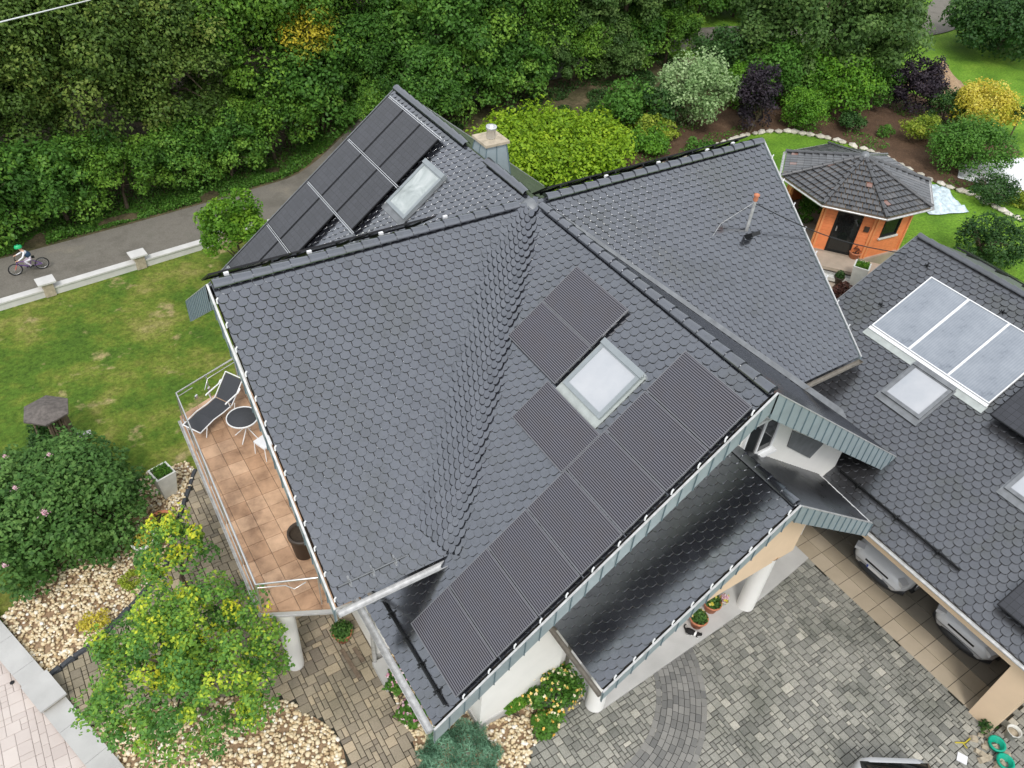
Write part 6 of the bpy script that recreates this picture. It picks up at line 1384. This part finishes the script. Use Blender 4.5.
for i in range(7):
    for k in range(16):
        ph = i/6*math.pi*.52; th = k*math.pi/8; Vh.append(hc+Vector((math.sin(ph)*math.cos(th)*.140, math.sin(ph)*math.sin(th)*.115, math.cos(ph)*.122)))
hm.mesh(Vh, [(i*16+k, (i+1)*16+k, (i+1)*16+(k+1) % 16, i*16+(k+1) % 16) for i in range(6) for k in range(16)], 0, .5, True)
for s in (-.035, 0, .035): hm.obox(hc+Vector((0, s, .116)), (.07, 0, 0), (0, .006, 0), (0, 0, .006), 1)
hm.build('helmet', [M['helmet'], M['black']], kid)
m = MB(); [m.lathe([(.001, -.012), (.009, 0), (.001, .012)], (hc.x-.062, s*.025, hc.z-.015), 6) for s in (-1, 1)]; m.build('eyes', M['black'], kid)
m = MB(); m.lathe([(.001, -.015), (.010, -.008), (.001, .015)], (hc.x-.07, 0, hc.z-.035), 6); m.build('nose', M['skin'], kid)
m = MB(); m.obox(hc+Vector((.05, 0, -.02)), (.02, 0, 0), (0, .06, 0), (0, 0, .045)); m.build('hair', M['hair'], kid)
for s in (-1, 1):
    m = MB(); bx, by, bz2 = -.335, s*.21, .685
    for f in range(4): m.tube([(bx, by+(f-1.5)*.014, bz2+.012), (bx-.028, by+(f-1.5)*.014, bz2+.004), (bx-.026, by+(f-1.5)*.014, bz2-.016)], .006, 5)
    m.tube([(bx, by-s*.03, bz2), (bx+.005, by-s*.036, bz2-.02)], .007, 5); m.build('hand', M['skin'], kid)
# cat lying on the porch slab
cat = thing('cat', 'black and white cat lying on the grey porch slab beside the terracotta pots', 'cat', (.38, -7.97, G+.10), local=True); cat.rotation_euler = (0, 0, R(-62))
V = [(0, 0, .085), (.09, .01, .085), (.17, .02, .09), (.22, .03, .11), (.265, .035, .125), (.295, .04, .115), (-.08, 0, .08), (-.14, .02, .05), (-.2, .08, .03), (-.2, .16, .025), (-.14, .22, .022), (.16, .06, .05), (.24, .09, .025), (.15, -.03, .05), (.23, -.05, .025), (-.08, .07, .05), (-.02, .12, .025), (-.08, -.06, .05), (-.02, -.10, .025)]
E2 = [(0, 1), (1, 2), (2, 3), (3, 4), (4, 5), (0, 6), (6, 7), (7, 8), (8, 9), (9, 10), (2, 11), (11, 12), (2, 13), (13, 14), (6, 15), (15, 16), (6, 17), (17, 18)]
cb = skin('body', V, E2, [.07, .068, .055, .04, .045, .022, .068, .03, .018, .016, .012, .026, .017, .026, .017, .035, .018, .035, .018], [M['catblack'], M['catwhite']], cat)
for p in cb.data.polygons:
    c = p.center; p.material_index = 1 if (c.z < .045 and c.x > -.1) or (.10 < c.x < .15) or c.x > .29 or (c.y > .18) else 0
for s in (-1, 1):
    m = MB(); q = Vector((.262, .037+s*.022, .155)); m.mesh([q+Vector((-.012, -.012, 0)), q+Vector((.012, 0, 0)), q+Vector((-.012, .012, 0)), q+Vector((-.002, s*.004, .032))], [(0, 1, 3), (1, 2, 3), (2, 0, 3)]); m.build('ear', M['catblack'], cat)

# ------------------------------------------------------------------ camera, light, world
cam = bpy.data.cameras.new('camera'); co = bpy.data.objects.new('camera', cam); COL.objects.link(co); scn.camera = co
yaw, pitch, roll, fpx = .63276, .72588, .09073, 806.71
cy, sy, cp, sp = math.cos(yaw), math.sin(yaw), math.cos(pitch), math.sin(pitch)
fwd = Vector((sy*cp, cy*cp, -sp)); right = Vector((cy, -sy, 0)); upv = right.cross(fwd)
r2 = right*math.cos(roll)+upv*math.sin(roll); u2 = -right*math.sin(roll)+upv*math.cos(roll)
mw = Matrix((r2, u2, -fwd)).transposed().to_4x4(); mw.translation = (-10.6842, -14.2944, 9.7789); co.matrix_world = mw
cam.sensor_width = 36; cam.lens = fpx/1024*36; cam.clip_start = .1; cam.clip_end = 2000
w = bpy.data.worlds.new('World'); scn.world = w; w.use_nodes = True; nt = w.node_tree; bg = nt.nodes['Background']
sky = nt.nodes.new('ShaderNodeTexSky'); sky.sky_type = 'NISHITA'; sky.sun_disc = False
SE, SR = 52, 215
sky.sun_elevation = R(SE); sky.sun_rotation = R(SR); sky.dust_density = 4.; sky.air_density = 1.2
hs = nt.nodes.new('ShaderNodeHueSaturation'); hs.inputs['Saturation'].default_value = .32; nt.links.new(sky.outputs[0], hs.inputs['Color'])
# cloud cover: evens the sky towards a bright grey with soft structure
mix = nt.nodes.new('ShaderNodeMix'); mix.data_type = 'RGBA'; mix.inputs[0].default_value = .72
tcw = nt.nodes.new('ShaderNodeTexCoord'); nzw = nt.nodes.new('ShaderNodeTexNoise'); nzw.inputs['Scale'].default_value = 1.6; nzw.inputs['Detail'].default_value = 5.; nt.links.new(tcw.outputs['Generated'], nzw.inputs['Vector'])
cr = ramp(nt, nzw.outputs['Fac'], [(.3, (6.2, 6.6, 7.2)), (.7, (9.6, 9.9, 10.4))])
nt.links.new(hs.outputs[0], mix.inputs[6]); nt.links.new(cr, mix.inputs[7]); nt.links.new(mix.outputs[2], bg.inputs['Color']); bg.inputs['Strength'].default_value = .12
sl = bpy.data.lights.new('sun', 'SUN'); sl.energy = 1.3; sl.angle = R(14); sl.color = (1, .96, .90); so = bpy.data.objects.new('sun', sl); COL.objects.link(so)
az = R(SR); sd_ = Vector((math.sin(az)*math.cos(R(SE)), math.cos(az)*math.cos(R(SE)), math.sin(R(SE)))); so.rotation_euler = sd_.to_track_quat('Z', 'Y').to_euler(); so.location = (0, 0, 30)
scn.view_settings.view_transform = 'Standard'; scn.view_settings.look = 'None'; scn.view_settings.exposure = .50; scn.view_settings.gamma = 1.
clean()
for me in bpy.data.meshes:
    if me.users == 0: bpy.data.meshes.remove(me)
